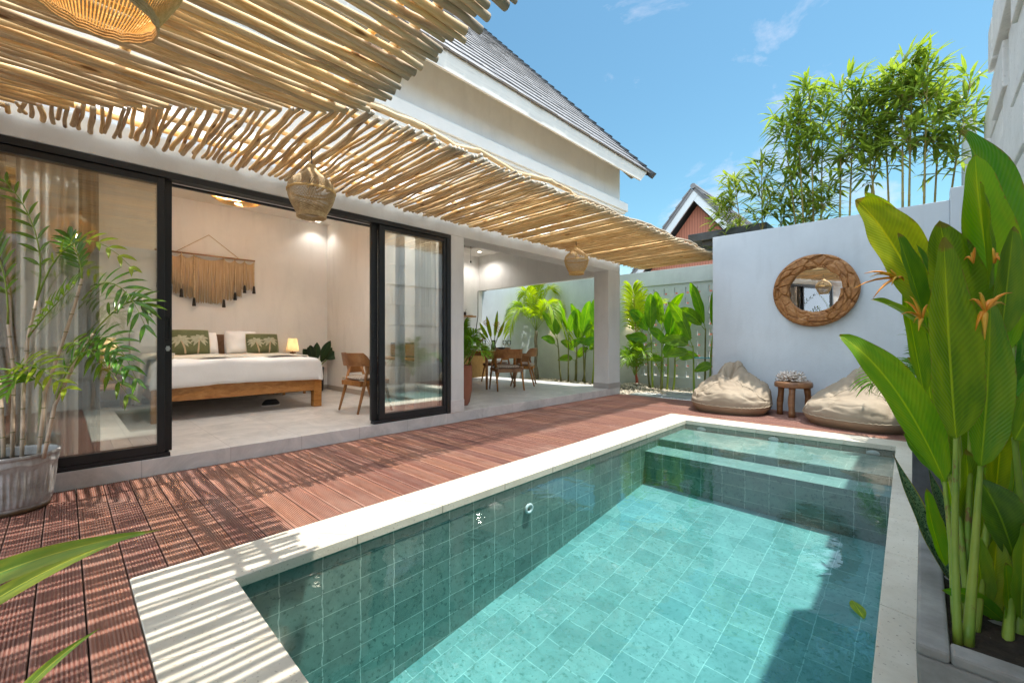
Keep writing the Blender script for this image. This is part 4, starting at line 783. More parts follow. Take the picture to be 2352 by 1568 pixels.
for k in range(150):
    a=rc.uniform(0,2*PI); el=rc.uniform(.0,1.3); d=Vector((math.cos(a)*math.cos(el)*1.55,math.sin(a)*math.cos(el)*1.1,math.sin(el)*1.25)); L=rc.uniform(.085,.135); p=Vector((-1.36,7.17,.497))+Vector((d.x*.3,d.y*.3,0))*.08; q=p+d*L; mid=(p+q)/2+Vector((rc.uniform(-1,1),rc.uniform(-1,1),rc.uniform(-.3,1)))*.016; m.tube([p,mid,q+Vector((rc.uniform(-1,1),rc.uniform(-1,1),0))*.01],[.014,.011,rc.uniform(.003,.008)],6)
for v in m.v: v.z=max(v.z,.489)
g=G('coral'); cc=g.co(); a=g.noise(cc,45,4,.6); g.p(Base_Color=g.ramp(a,[(.38,(.22,.15,.10)),(.52,(.62,.55,.5)),(.62,(.80,.77,.74))]).outputs[0],Roughness=.9); g.bump(a,.5,.004); m.build('branches',g.m,t,True)
# driftwood mirror
MX,MZ,MY_=-1.145,1.80,7.6
t=thing('wall_mirror',(MX,MY_,MZ),'round mirror in a wide driftwood frame on the pale garden wall','mirror')
DR=wood('driftwood',(.15,.062,.024),(.32,.155,.065),(.46,.27,.135),(2.2,2.2,2.2),.6,2.0,rv=.1)
m=MB(); rm=random.Random(8)
def ringf(u,v):
    a=2*PI*u; w0=noise.noise(Vector((math.cos(a)*1.6,math.sin(a)*1.6,4)))*.02; w1=noise.noise(Vector((math.cos(a)*2.6,math.sin(a)*2.6,9)))*.022
    ro=.525+w0; ri=.312+w1; s=a*.42; r=ri+(ro-ri)*v
    px,py,pz=math.cos(a)*r,math.sin(a)*r,0
    wx=noise.noise(Vector((px*2.2,py*2.2,1)))*.5; wy=noise.noise(Vector((px*2.2,py*2.2,7)))*.5
    tw=wx*1.6; q=Vector((s*5.2+wx*1.4,(r-.42)*(13)+wy*2.2+s*tw*1.2,3.3)); q.x=round(q.x*1000)/1000
    ds=noise.voronoi(q)[0]; ck=min(1,(ds[1]-ds[0])/.13); cell=noise.cell(Vector((noise.voronoi(q)[1][0].x*9,noise.voronoi(q)[1][0].y*9,1)))
    grain=noise.noise(Vector((s*6+wx*3,r*70+wy*6,2)))*.0035+noise.noise(Vector((s*16,r*140,5)))*.0015
    h=(.014+.026*(math.sin(PI*min(1,max(0,v))**.9)**.5 if 0<v<1 else 0))+(.018*cell+.028)*ck**.8*(1 if .03<v<.97 else .2)+grain
    return Vector((MX+px,MY_-.034-h-.06*px,MZ+py))
m.grid(ringf,420,34); m.lathe((0,0,0),[(.318,0),(.318,.018)],60); m.f=m.f[:420*34]; m.mi=m.mi[:420*34]; m.v=m.v[:421*35]; m.uv=m.uv[:421*35]
m.tube([Vector((MX+math.cos(2*PI*k/60)*.515,MY_-.036-.06*math.cos(2*PI*k/60)*.515,MZ+math.sin(2*PI*k/60)*.515)) for k in range(60)],.012,6,closed=True); m.tube([Vector((MX+math.cos(2*PI*k/60)*.325,MY_-.05-.06*math.cos(2*PI*k/60)*.325,MZ+math.sin(2*PI*k/60)*.325)) for k in range(60)],.014,6,closed=True)
m.tube([Vector((MX,MY_,MZ+.4)),Vector((MX,MY_-.05,MZ+.4))],.012,6); m.build('frame',DR,t,True)
g=G('mirror_glass'); g.p(Base_Color=(.93,.95,.95),Metallic=1.0,Roughness=.0); m=MB(); m.shell((0,0,0),[(0.001,0),(.345,0)],48)
for v in m.v: x,y,z=v; v.x,v.y,v.z=MX+x,MY_-.056-.13*x-.02*y,MZ+y
m.f=[f for f in m.f]; m.mi=[0]*len(m.f); m.build('mirror_pane',g.m,t)
# outdoor wall lights
for x,z,l in((-7.78,1.67,'black up and down wall light behind the fan palm'),(-5.32,1.73,'black up and down wall light beside the red stemmed palm')):
    t=thing('wall_light',(x,9.9,z),l,'wall light','black garden wall lights'); m=MB(); m.box(x-.05,x+.05,9.80,9.86,z-.12,z+.12); m.build('housing',BLACK,t,bevel=.004); m=MB(); m.box(x-.035,x+.035,9.86,9.9,z-.05,z+.05); m.build('bracket',BLACK,t)
    for s in(-1,1):
        o=plight('lamp_light',(x,9.83,z+s*.16),3,(1,.75,.45),.02,100); o.rotation_euler=(R(180) if s>0 else 0,0,0); m=MB(); m.lathe((x,9.83,z+s*.121),[(.03,-.002),(.03,.002)],12); m.build('lens',DISC,t)  # lights and glowing lenses added to the wall fixtures
t=thing('wall_light',(.50,5.3,1.75),'grey box wall light on the rough block wall, seen in the glass','wall light'); m=MB(); m.box(.42,.52,5.25,5.35,1.64,1.86); m.build('housing',plain('grey_metal',(.3,.3,.3),.4,bump=0),t,bevel=.004)
# pool fittings
for k,(x,z) in enumerate(((-2.10,-.098),(-1.27,-.098),(-.37,-.098))):
    m=MB(); m.lathe((0,0,0),[(0,.008),(.05,.008),(.056,0)],20)
    for v in m.v: a,b,c_=v; v.x,v.y,v.z=x+a,5.795-c_,z+.6*b
    o=m.build('pool_light',TRIM,None,True); tag(o,('white oval pool light under the far coping, left of three','white oval pool light under the far coping, middle of three','white oval pool light under the far coping, right of three')[k],'pool light','pool lights in the far wall')
m=MB(); m.tube([Vector((-2.262,2.56,-.265))+Vector((0,math.cos(a)*.036,math.sin(a)*.03)) for a in [2*PI*k/20 for k in range(20)]],.011,8,closed=True); o=m.build('pool_inlet',TRIM,None,True); tag(o,'white round water inlet on the left pool wall','inlet')
# pots and planters
def galvanised():
    g=G('galvanised_zinc'); cc=g.co(); a=g.noise(cc,6,7,.7); b=g.noise(g.co(sc=(6,6,.8)),3,5,.6); x=g.ramp(a,[(.3,(.26,.25,.23)),(.5,(.46,.46,.45)),(.72,(.66,.67,.67))]).outputs[0]; x=g.mix(g.ramp(b,[(.52,(0,0,0)),(.75,(.7,.7,.7))]).outputs[0],x,(.17,.13,.08))
    t_=g.n('TexCoord'); sp=g.n('SeparateXYZ'); g.t.links.new(t_.outputs['Object'],sp.inputs[0]); h=g.math('ADD',sp.outputs[2],g.math('MULTIPLY',a,.03)); x=g.mix(g.ramp(h,[(.035,(1,1,1)),(.055,(0,0,0))]).outputs[0],x,(.12,.075,.035)); g.p(Base_Color=x,Roughness=.6,Metallic=.08); g.bump(a,.4,.006); return g.m
PX,PY=-4.175,-.235
POT=thing('plant_pot',(PX,PY,.002),'weathered ribbed zinc pot holding the bamboo palm at the left edge','pot'); m=MB()
def potf(u,v):
    a=2*PI*u; prof=[(.168,0),(.176,.012),(.176,.04),(.182,.045),(.205,.26),(.212,.29),(.216,.30),(.214,.335),(.222,.345),(.222,.36),(.210,.36),(.205,.3)]; s=v*(len(prof)-1); i=min(len(prof)-2,int(s)); f=s-i; r=prof[i][0]+(prof[i+1][0]-prof[i][0])*f; z=prof[i][1]+(prof[i+1][1]-prof[i][1])*f
    if .045<z<.27 and v<.8: r+=.0045*math.sin(a*44)*min(1,(z-.045)*40)*min(1,(.27-z)*40)
    if .27<z<.33 and v<.8: z+=.006*math.sin(a*9)
    return Vector((PX+r*math.cos(a),PY+r*math.sin(a),z+.002))
m.grid(potf,264,44); m.build('body',galvanised(),POT,True); m=MB(); m.lathe((PX,PY,.30),[(0,.012),(.1,.01),(.206,0)],24); m.build('soil',SOIL,POT,True)
TC=thing('terracotta_pot',(-4.86,4.02,FL),'tall rust coloured pot just inside the dining opening','pot'); m=MB(); m.lathe((-4.86,4.02,FL),[(.085,0),(.115,.05),(.145,.22),(.15,.45),(.145,.575),(.150,.58),(.14,.585),(.13,.54),(0,.53)],28); m.build('body',plain('terracotta',(.36,.135,.08),.6,var=.15,scale=5,bump=.1),TC,True)
m=MB(); m.lathe((-8.16,3.26,FL),[(.105,0),(.115,.02),(.125,.44),(.12,.45),(.11,.42),(0,.42)],24); t=m.build('plant_stand',PT,None,True); tag(t,'dark cylinder pot on the bedroom floor right of the bed','pot')
PL=thing('planter_box',(.26,2.1,.003),'long grey concrete planter trough beside the pool at right','planter')
m=MB(); x0,x1,y0,y1,zh=-.012,.52,1.50,2.66,.305; tw=.062
m.hexa([(x0+.01,y0+.012,.003),(x1,y0+.012,.003),(x1,y1,.003),(x0+.01,y1,.003)],[(x0,y0,zh-.03),(x1,y0,zh-.03),(x1,y1,zh-.03),(x0,y1,zh-.03)])
for a in((x0,x0+tw,y0,y1),(x1-tw,x1,y0,y1),(x0+tw,x1-tw,y0,y0+tw),(x0+tw,x1-tw,y1-tw,y1)): m.box(*a,zh-.03,zh)
m.build('trough',CONC,PL,bevel=.008); m=MB(); m.grid(lambda u,v:Vector((x0+tw-.002+(x1-x0-2*tw+.004)*u,y0+tw-.002+(y1-y0-2*tw+.004)*v,zh-.026+.012*noise.noise(Vector((u*9,v*18,2))))),20,40); m.build('soil',SOIL,PL,True)
P2=thing('dark_planter',(.25,4.2,.003),'dark charcoal planter behind the concrete trough, full of palm leaves','planter'); m=MB(); m.box(-.05,.5,3.86,4.7,.004,.42); m.build('box',plain('charcoal_concrete',(.06,.062,.07),.7,var=.3,scale=12,bump=.4,bscale=40),P2,bevel=.01); m=MB(); m.box(-.01,.46,3.9,4.66,.421,.43); m.build('soil',SOIL,P2)
# slabs and pebbles in the garden strip
SLAB=plain('green_slate',(.30,.33,.32),.5,var=.2,scale=6,bump=.2)
for k,(x,y,sx,sy,l) in enumerate(((-4.0,8.05,.55,.32,'grey paving slab next to the end of the house plinth'),(-3.35,8.25,.62,.40,'grey paving slab between heliconia clumps and deck'),(-2.85,8.7,.55,.45,'grey paving slab nearest the banana clump'),(-3.55,8.75,.55,.35,'grey paving slab deepest in the garden strip'))):
    m=MB(); m.box(x-sx/2,x+sx/2,y-sy/2,y+sy/2,-.055,-.005+k*.001); o=m.build('paving_slab',SLAB,bevel=.006); tag(o,l,'paving slab','garden paving slabs')
rg=random.Random(21)
def pebbles(name,n,reg,mat,s0,s1,lab):
    m=MB(); 
    for _ in range(n):
        x,y,z=reg(rg); s=rg.uniform(s0,s1); a=rg.uniform(0,PI); ca_,sa_=math.cos(a),math.sin(a); vs=[]
        for i in range(3):
            for j in range(6):
                th=2*PI*j/6; rr=(.75,1,.6)[i]; zz=(-.35,.0,.42)[i]; px,py=math.cos(th)*rr*s*rg.uniform(.85,1.15),math.sin(th)*rr*s*.7*rg.uniform(.85,1.15); vs.append((x+px*ca_-py*sa_,y+px*sa_+py*ca_,z+zz*s))
        fs=[(i*6+j,i*6+(j+1)%6,(i+1)*6+(j+1)%6,(i+1)*6+j) for i in range(2) for j in range(6)]+[tuple(range(12,18))]; m.add(vs,fs)
    o=m.build(name,mat,None,True); tag(o,lab,'pebbles',kind='stuff')
def peb1(r):
    x=r.uniform(-8.4,-2.7); y=r.uniform(8.6 if x>-4.2 else 7.8,9.85); return x,y,-.05+.05*max(0,noise.noise(Vector((x*1.5,y*1.5,1))))+.09*math.exp(-((x+4.95)**2+(y-9.4)**2)/.15)+r.uniform(0,.02)
g=G('river_pebble'); a=g.noise(g.co(),25,2,.5); g.p(Base_Color=g.ramp(a,[(.3,(.26,.22,.15)),(.5,(.45,.40,.31)),(.7,(.62,.57,.48))]).outputs[0],Roughness=.7)
pebbles('river_pebbles',5200,peb1,g.m,.02,.045,'tan river pebbles covering the garden bed around the plants')
pebbles('white_gravel',1900,lambda r:(r.uniform(-4.35,-2.62),r.uniform(7.66,8.55),-.05+r.uniform(0,.015)),plain('white_stone',(.75,.75,.73),.8,var=.1,bump=0),.016,.034,'white gravel around the paving slabs at the deck end')
# ---------------------------------------------------------------- plants
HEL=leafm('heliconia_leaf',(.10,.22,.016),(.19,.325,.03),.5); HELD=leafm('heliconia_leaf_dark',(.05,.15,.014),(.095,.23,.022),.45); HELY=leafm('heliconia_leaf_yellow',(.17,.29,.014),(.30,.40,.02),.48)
SANS=leafm('snake_plant_leaf',(.10,.20,.12),(.16,.27,.15),.05,.4,.0,band=(.016,.05,.028),edge=(.42,.40,.05)); BAN=leafm('banana_leaf',(.06,.19,.012),(.14,.32,.03),.48,vd=50); PALM=leafm('palm_leaflet',(.07,.19,.012),(.16,.32,.03),.42,.3,.0); PALMD=leafm('dark_palm_leaflet',(.03,.12,.012),(.09,.22,.02),.3,.25,.0); PALMY=leafm('yellow_palm_leaflet',(.13,.26,.012),(.27,.40,.03),.5,.35,.0); BAM=leafm('bamboo_leaf',(.095,.195,.025),(.21,.32,.06),.45,.4,.0); FID=leafm('dark_rubber_leaf',(.008,.03,.010),(.016,.05,.014),.05,.3)  # PALMY: palm leaflets of a yellower green
def stemm(name,c1,c2):
    g=G(name); a=g.noise(g.co(sc=(1,1,.35)),9,6,.65); b=g.noise(g.co(sc=(1,1,.5)),16,5,.7); x=g.ramp(a,[(.35,c1),(.65,c2)]).outputs[0]; x=g.mix(g.ramp(b,[(.60,(0,0,0)),(.66,(.85,.85,.85))]).outputs[0],x,(.20,.10,.04)); g.p(Base_Color=x,Roughness=.45); g.bump(g.noise(g.co(sc=(60,60,1.5)),2,3,.6),.3,.003); return g.m
STEMG=stemm('green_stem',(.15,.29,.03),(.29,.38,.05))
STEMB=plain('banana_stem',(.16,.17,.05),.6,var=.4,scale=9,bump=.2); STEMR=plain('red_stem',(.32,.06,.03),.5,var=.2,scale=10,bump=.05); TRUNK=plain('palm_trunk',(.22,.19,.14),.85,var=.3,scale=14,bump=.5); CANE=plain('pale_cane',(.58,.47,.35),.7,var=.25,scale=14,bump=.2); CULM=plain('bamboo_culm',(.30,.235,.06),.45,var=.3,scale=7,bump=.1); FLOW=plain('orange_bract',(.85,.30,.02),.45,var=.3,scale=20,bump=.05); FLOY=plain('yellow_bract',(.75,.42,.04),.45,var=.2,scale=20,bump=.05)
def rotn(n,t,a): return Matrix.Rotation(a,3,t.normalized())@n
def helleaf(root,b,t,wpx,ang=0,mat=None,mid=None,fold=.22,seed=0,shape='banana',wave=.02,nm='leaf',nu=22,nv=10):
    p0=at(*b);p1=at(*t); n=rotn(-FW+Vector((0,0,.25)),p1-p0,R(ang)); wd=wpx/985*(b[2]+t[2])/2
    m=MB(); m.leaf(p0,p1,wd,n,0,fold,nu,nv,shape,wave,seed,p2=at(*mid) if mid else None); return m.build(nm,mat or HEL,root,True)
HP=thing('heliconia_plant',at(2215,1470,1.124),'big leafy heliconia with orange flowers growing from the concrete trough at right','plant')
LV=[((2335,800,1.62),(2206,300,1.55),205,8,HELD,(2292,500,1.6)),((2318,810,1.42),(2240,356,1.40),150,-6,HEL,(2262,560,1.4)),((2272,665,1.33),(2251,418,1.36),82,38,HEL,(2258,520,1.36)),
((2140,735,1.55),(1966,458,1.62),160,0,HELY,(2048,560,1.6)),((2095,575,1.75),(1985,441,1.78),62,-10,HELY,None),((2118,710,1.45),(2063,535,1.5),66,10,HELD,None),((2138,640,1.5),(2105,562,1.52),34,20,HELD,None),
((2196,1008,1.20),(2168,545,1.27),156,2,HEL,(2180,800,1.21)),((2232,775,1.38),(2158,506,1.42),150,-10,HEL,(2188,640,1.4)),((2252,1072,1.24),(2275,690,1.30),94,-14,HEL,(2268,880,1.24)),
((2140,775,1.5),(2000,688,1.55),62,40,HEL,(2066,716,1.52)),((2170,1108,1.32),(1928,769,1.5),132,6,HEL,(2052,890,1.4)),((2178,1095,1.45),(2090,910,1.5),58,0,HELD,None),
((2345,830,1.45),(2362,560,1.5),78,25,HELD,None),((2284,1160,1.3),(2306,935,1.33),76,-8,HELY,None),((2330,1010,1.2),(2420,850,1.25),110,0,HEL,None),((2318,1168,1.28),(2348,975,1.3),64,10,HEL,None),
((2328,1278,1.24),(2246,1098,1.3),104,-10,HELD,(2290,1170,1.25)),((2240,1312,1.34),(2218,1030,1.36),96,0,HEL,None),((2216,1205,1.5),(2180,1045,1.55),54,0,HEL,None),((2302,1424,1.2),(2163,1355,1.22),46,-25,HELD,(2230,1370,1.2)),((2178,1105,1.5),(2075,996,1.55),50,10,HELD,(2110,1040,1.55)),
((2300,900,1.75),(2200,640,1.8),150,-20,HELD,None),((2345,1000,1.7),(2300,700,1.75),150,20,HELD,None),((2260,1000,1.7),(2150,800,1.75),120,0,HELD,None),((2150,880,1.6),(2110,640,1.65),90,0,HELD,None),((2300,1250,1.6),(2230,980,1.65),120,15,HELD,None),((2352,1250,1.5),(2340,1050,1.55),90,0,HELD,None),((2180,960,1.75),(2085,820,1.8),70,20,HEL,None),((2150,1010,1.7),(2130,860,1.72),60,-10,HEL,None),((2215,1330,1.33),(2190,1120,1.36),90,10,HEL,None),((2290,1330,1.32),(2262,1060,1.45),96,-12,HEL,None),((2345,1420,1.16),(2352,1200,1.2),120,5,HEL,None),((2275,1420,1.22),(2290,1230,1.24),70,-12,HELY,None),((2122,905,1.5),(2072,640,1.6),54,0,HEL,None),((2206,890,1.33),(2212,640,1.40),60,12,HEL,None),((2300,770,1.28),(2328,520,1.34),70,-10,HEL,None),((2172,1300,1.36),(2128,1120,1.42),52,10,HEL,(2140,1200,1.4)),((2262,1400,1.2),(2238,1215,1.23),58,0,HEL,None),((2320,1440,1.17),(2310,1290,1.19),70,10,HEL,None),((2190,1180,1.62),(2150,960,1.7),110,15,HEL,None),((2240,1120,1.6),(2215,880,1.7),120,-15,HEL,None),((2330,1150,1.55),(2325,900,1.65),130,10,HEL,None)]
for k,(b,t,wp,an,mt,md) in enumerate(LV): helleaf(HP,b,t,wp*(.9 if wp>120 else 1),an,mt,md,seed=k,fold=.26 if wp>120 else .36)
def stem(root,pts,r0,r1,mat=STEMG,nm='stem',n=8):
    P=[at(*p) for p in pts]; Q=[]
    for i in range(len(P)-1): Q+=[P[i].lerp(P[i+1],j/4) for j in range(4)]
    Q.append(P[-1]); m=MB(); m.tube(Q,[r0+(r1-r0)*i/(len(Q)-1) for i in range(len(Q))],n); return m.build(nm,mat,root,True)
for pts,a,b in(([(2200,1490,1.12),(2193,1250,1.17),(2196,1005,1.2)],.010,.006),([(2222,1485,1.12),(2236,1300,1.18),(2252,1070,1.24)],.013,.006),([(2195,1440,1.2),(2185,1250,1.27),(2169,1105,1.32)],.009,.005),([(2236,1480,1.16),(2262,1250,1.25),(2300,1000,1.4),(2316,805,1.42)],.011,.006),
([(2310,1520,1.12),(2322,1380,1.18),(2328,1276,1.24)],.014,.006),([(2290,1500,1.2),(2300,1300,1.3),(2284,1150,1.35)],.011,.005),([(2335,1500,1.15),(2350,1200,1.25),(2330,1005,1.22)],.014,.006),([(2250,1470,1.2),(2225,1250,1.35),(2190,900,1.5),(2137,722,1.55)],.010,.005),([(2262,1480,1.25),(2290,1150,1.5),(2330,795,1.62)],.011,.006),([(2330,1480,1.2),(2340,1320,1.22),(2302,1422,1.2)],.010,.005),([(2230,1490,1.15),(2205,1200,1.32),(2180,1090,1.45)],.009,.005),([(2215,1480,1.2),(2230,1000,1.4),(2232,770,1.38)],.009,.005)): stem(HP,pts,a,b)
def flower(root,c,tips,d,w=.011):
    m=MB()
    for k,(x,y) in enumerate(tips):
        p=at(c[0],c[1],d);q=at(x,y,d-.02*((k%3)-1)); mid=(p+q)/2+Vector((0,0,.015)); pts=[p,(p+mid)/2+Vector((0,0,.004)),mid,(mid+q)/2+Vector((0,0,.004)),q]; m.m=k%2; m.tube(pts,[w*.35,w*.72,w*.62,w*.36,.0012],7,flat=.6)
    return m.build('flower',[FLOW,FLOY],root,True)
flower(HP,(2062,640),[(1962,662),(1998,636),(2006,684),(2030,620),(1985,628),(2048,655),(2078,652)],1.55,.010)
flower(HP,(2118,735),[(2076,692),(2090,680),(2070,722),(2098,742),(2132,700),(2110,760)],1.42,.010); flower(HP,(2262,715),[(2226,690),(2248,672),(2325,672),(2310,700),(2240,760),(2262,780),(2288,690)],1.2,.011)
flower(HP,(2236,605),[(2214,598),(2230,585),(2240,570)],1.3,.009); flower(HP,(2284,605),[(2292,585),(2280,570),(2296,598)],1.3,.009)
for k,(l,pl) in enumerate((('banded snake plant leaf arching over the pool edge from the trough',[((2188,1335,1.42),(2050,1040,1.5),44,0,(2118,1195,1.46)),((2192,1300,1.5),(2128,1065,1.55),46,10,(2165,1190,1.5))]),('banded snake plant standing deep in the trough between green stems',[((2268,1330,1.35),(2292,1150,1.4),64,0,None),((2222,1320,1.4),(2200,1120,1.45),44,5,None),((2225,1300,1.5),(2182,1160,1.5),40,10,None)]))):
    t=thing('snake_plant',at(*pl[0][0]),l,'plant','snake plants in the trough')
    for b,tp,wp,an,md in pl: helleaf(t,b,tp,wp,an,SANS,md,fold=.35,shape='sword' if False else 'lance',wave=.03,nu=20)
# fronds
def frond(root,p0,mid,p1,n,ll,lw,mat,seed=0,droop=.5,start=.2,rib=STEMG,vee=.5,nm='frond',fan=55,nrm=(0,0,1)):
    p0=Vector(p0);p1=Vector(p1);mid=Vector(mid); q=mid*2-(p0+p1)/2; rr=random.Random(seed*13+5)
    bz=lambda t:p0*(1-t)**2+q*(2*t*(1-t))+p1*t*t
    tgf=lambda t:((q-p0)*(1-t)+(p1-q)*t).normalized()
    m=MB(); m.m=1; m.tube([bz(i/10) for i in range(11)],[.006-.0045*i/10 for i in range(11)],5); m.m=0; N=Vector(nrm).normalized()
    for i in range(n):
        t=start+(1-start)*i/(n-1); c=bz(min(1,t)); tg=tgf(t); sd=tg.cross(N)
        if sd.length<1e-3: sd=tg.orthogonal()
        sd.normalize(); up=sd.cross(tg); a=R(fan)*(1-.55*(t-start)/(1-start)); L=ll*(.55+.75*math.sin(PI*(.18+.68*(t-start)/(1-start))))*rr.uniform(.88,1.1)
        for s in(-1,1):
            d=(tg*math.cos(a)+sd*(s*math.sin(a))+up*vee*.5+Vector((rr.uniform(-.08,.08),rr.uniform(-.08,.08),rr.uniform(-.08,.08)))).normalized(); e=c+d*L*.96-Vector((0,0,L*droop*.5)); md=c+d*L*.52
            m.leaf(c,e,lw,up+sd*(-s*.3),0,.35,5,2,'lance',p2=md)
    return m.build(nm,[mat,rib],root,True)
# bamboo palm in the zinc pot at left
BP=thing('bamboo_palm',(PX,PY,.32),'tall bamboo palm with pale canes in front of the left glass panel','plant')
for pts in([(50,1055,2.70),(54,900,2.70),(64,775,2.72),(84,690,2.72)],[(28,1050,2.72),(32,860,2.74),(18,745,2.76)],[(88,1048,2.74),(104,900,2.76),(142,790,2.78),(172,700,2.78),(188,640,2.78)],[(100,1052,2.70),(126,930,2.70),(172,832,2.72),(214,765,2.72)],[(8,1050,2.66),(2,900,2.68),(-12,800,2.70)]):
    stem(BP,pts,.0105,.0075,CANE,'cane')
    m=MB(); 
    for b,c in zip(pts[:-1],pts[1:]):
        for f in(.3,.75): p=at(*[b[i]+(c[i]-b[i])*f for i in range(3)]); m.tube([p,p+Vector((0,0,.005))],.0115,8)
    m.build('cane_ring',STEMB,BP,True)
FR=[((84,690,2.72),(80,530,2.75),(-5,400,2.85),.13,PALM),((84,690,2.72),(175,556,2.70),(300,612,2.68),.12,PALMY),((188,640,2.78),(180,590,2.78),(160,545,2.78),.12,PALMD),((64,775,2.72),(110,718,2.66),(172,655,2.60),.17,PALM),((188,690,2.78),(262,652,2.72),(332,745,2.66),.17,PALMD),((214,765,2.72),(285,700,2.78),(330,705,2.82),.15,PALMD),((172,832,2.72),(240,775,2.68),(312,868,2.62),.15,PALMD),((142,800,2.78),(200,800,2.72),(292,905,2.64),.15,PALM),((126,930,2.70),(190,810,2.66),(285,842,2.6),.14,PALMD),((32,860,2.74),(70,838,2.66),(150,890,2.56),.16,PALMY),((18,745,2.76),(0,600,2.8),(-60,520,2.85),.16,PALM),((104,900,2.76),(60,860,2.7),(20,900,2.6),.13,PALM)]
for k,(a,b,c_,ll,mt) in enumerate(FR): frond(BP,at(*a),at(*b),at(*c_),9,ll*.88,.026,mt,k,.28,.24,nrm=Vector((0,0,1))-FW*.9)
# grass like leaves close to the camera, bottom left
FP=thing('leafy_plant',at(-220,1490,.8)*1.0,'blurred green strap leaves poking in at the lower left corner','plant')
for b,t,wp,md in(((-200,1420,.78),(368,1216,.92),54,(60,1292,.85)),((-180,1500,.80),(300,1232,1.0),40,(60,1335,.9)),((-40,1720,.8),(232,1440,.95),30,(80,1560,.9))): helleaf(FP,b,t,wp,0,BAM,md,fold=.3,shape='lance',wave=0)
p=at(-200,1450,.8); m=MB(); m.tube([(p.x,p.y,.0),(p.x,p.y,p.z*.6),(p.x,p.y,p.z+.03)],[.02,.016,.008],8); m.build('stem',STEMG,FP,True)
# banana / heliconia clumps in the garden strip
def clump(name,x,y,spec,lab,seed,group=None,mat=None):
    r=random.Random(seed); t=thing(name,(x,y,-.02),lab,'plant',group)
    for (dx,h,lean,leaves) in spec:
        b=Vector((x+dx,y+r.uniform(-.12,.12),-.03)); top=b+Vector((lean,r.uniform(-.06,.03),h)); pts=[b.lerp(top,i/6)+Vector((lean*.12*math.sin(i),0,0)) for i in range(7)]; m=MB(); m.tube(pts,[.026-.0022*i for i in range(7)],7); m.build('stem',STEMB if r.random()<.6 else STEMG,t,True)
        for (ang,L,w_,tilt,f) in leaves:
            s=top if f>=1 else b.lerp(top,f); d=Vector((math.sin(R(ang))*math.cos(R(20)),-math.sin(R(20))*.5,math.cos(R(ang)))); L*=1.15; w_*=1.15; e=s+d*L; stalk=s+d*.10; m=MB(); m.m=1; m.tube([s-Vector((0,0,.05)),stalk],.009,5); m.m=0
            n=Vector((math.cos(R(ang))*.6*(1 if ang>=0 else -1)+r.uniform(-.3,.3),-1,.25)); n=rotn(n,d,R(tilt)); m.leaf(stalk,e,w_,n,-.06*L,.2,14,6,'banana',.03,seed+ang,p2=(stalk+e)/2+Vector((-.10*L*math.sin(R(ang))*.3,0,.10*L))); m.build('leaf',[mat or BAN,STEMG],t,True)
    return t
gx=lambda px,y:at(px,782,1).x/at(px,782,1).y*y
X=gx
clump('heliconia_plant',X(1312,9.45),9.45,[(-.25,1.15,-.1,[(-30,.75,.24,0,1),(8,.8,.26,20,1),(-70,.5,.2,30,.85)]),(-.05,1.25,.0,[(-12,.85,.27,-10,1),(35,.7,.25,10,1),(70,.5,.2,20,.7)]),(.15,1.05,.05,[(10,.75,.25,15,1),(55,.65,.24,-10,1),(-60,.5,.2,0,.75)]),(.3,.95,.15,[(25,.8,.24,0,1),(80,.55,.2,0,.9)]),(.05,.6,.05,[(-95,.5,.18,0,1),(60,.5,.2,0,1)])],'leafy heliconia clump right of the fan palm, seen through the dining opening',31,'heliconia clumps along the garden wall')
clump('heliconia_plant',X(1356,9.5),9.5,[(-.1,1.2,-.05,[(-18,.8,.24,0,1),(22,.85,.26,15,1),(75,.5,.2,0,.8)]),(.12,1.35,.1,[(5,.7,.22,0,1),(40,.8,.25,0,1),(-75,.5,.18,0,.7)]),(.25,.8,.2,[(35,.7,.22,0,1),(-30,.6,.22,0,1)])],'leafy heliconia clump beside the column, seen through the dining opening',32,'heliconia clumps along the garden wall')
clump('heliconia_plant',X(1518,9.3),9.3,[(-.2,1.25,-.05,[(5,.80,.26,0,1),(-42,.65,.27,10,1),(-80,.5,.24,0,.85)]),(-.02,1.35,.02,[(-6,.75,.28,15,1),(38,.85,.20,30,1),(60,.5,.2,0,.75)]),(.14,1.1,.05,[(16,.72,.3,0,1),(70,.55,.24,0,.85),(-50,.5,.22,0,.9)]),(.28,1.0,.1,[(28,.75,.3,-10,1),(85,.5,.2,0,.7)]),(-.3,.85,-.1,[(-55,.55,.22,0,1),(95,.4,.16,0,.8)]),(.05,.7,.0,[(50,.5,.2,10,1)])],'heliconia clump with upright paddle leaves, between red palm and banana plant',33,'heliconia clumps along the garden wall')
clump('banana_plant',X(1608,8.95),8.95,[(-.12,1.0,-.02,[(-28,.9,.24,0,1),(-85,.62,.24,0,1),(-100,.55,.2,0,.85)]),(.05,1.35,.03,[(-16,.85,.26,10,1),(-55,.6,.24,0,1)]),(.18,1.25,.12,[(14,1.0,.28,0,1),(40,.7,.25,0,1),(80,.5,.22,0,.8)]),(.3,.9,.1,[(30,.7,.26,0,1),(-110,.4,.18,0,.7)])],'banana plant tied with a blue string at the left end of the mirror wall',34)
m=MB(); bpx=X(1608,8.95); m.tube([(bpx+.06+.17*math.cos(k*PI/8),8.95+.14*math.sin(k*PI/8),.72) for k in range(16)],.006,5,closed=True); o=m.build('string_tie',plain('blue_string',(.05,.35,.45),.6,bump=0),None,True); tag(o,'turquoise string tied round the banana plant stems','string')
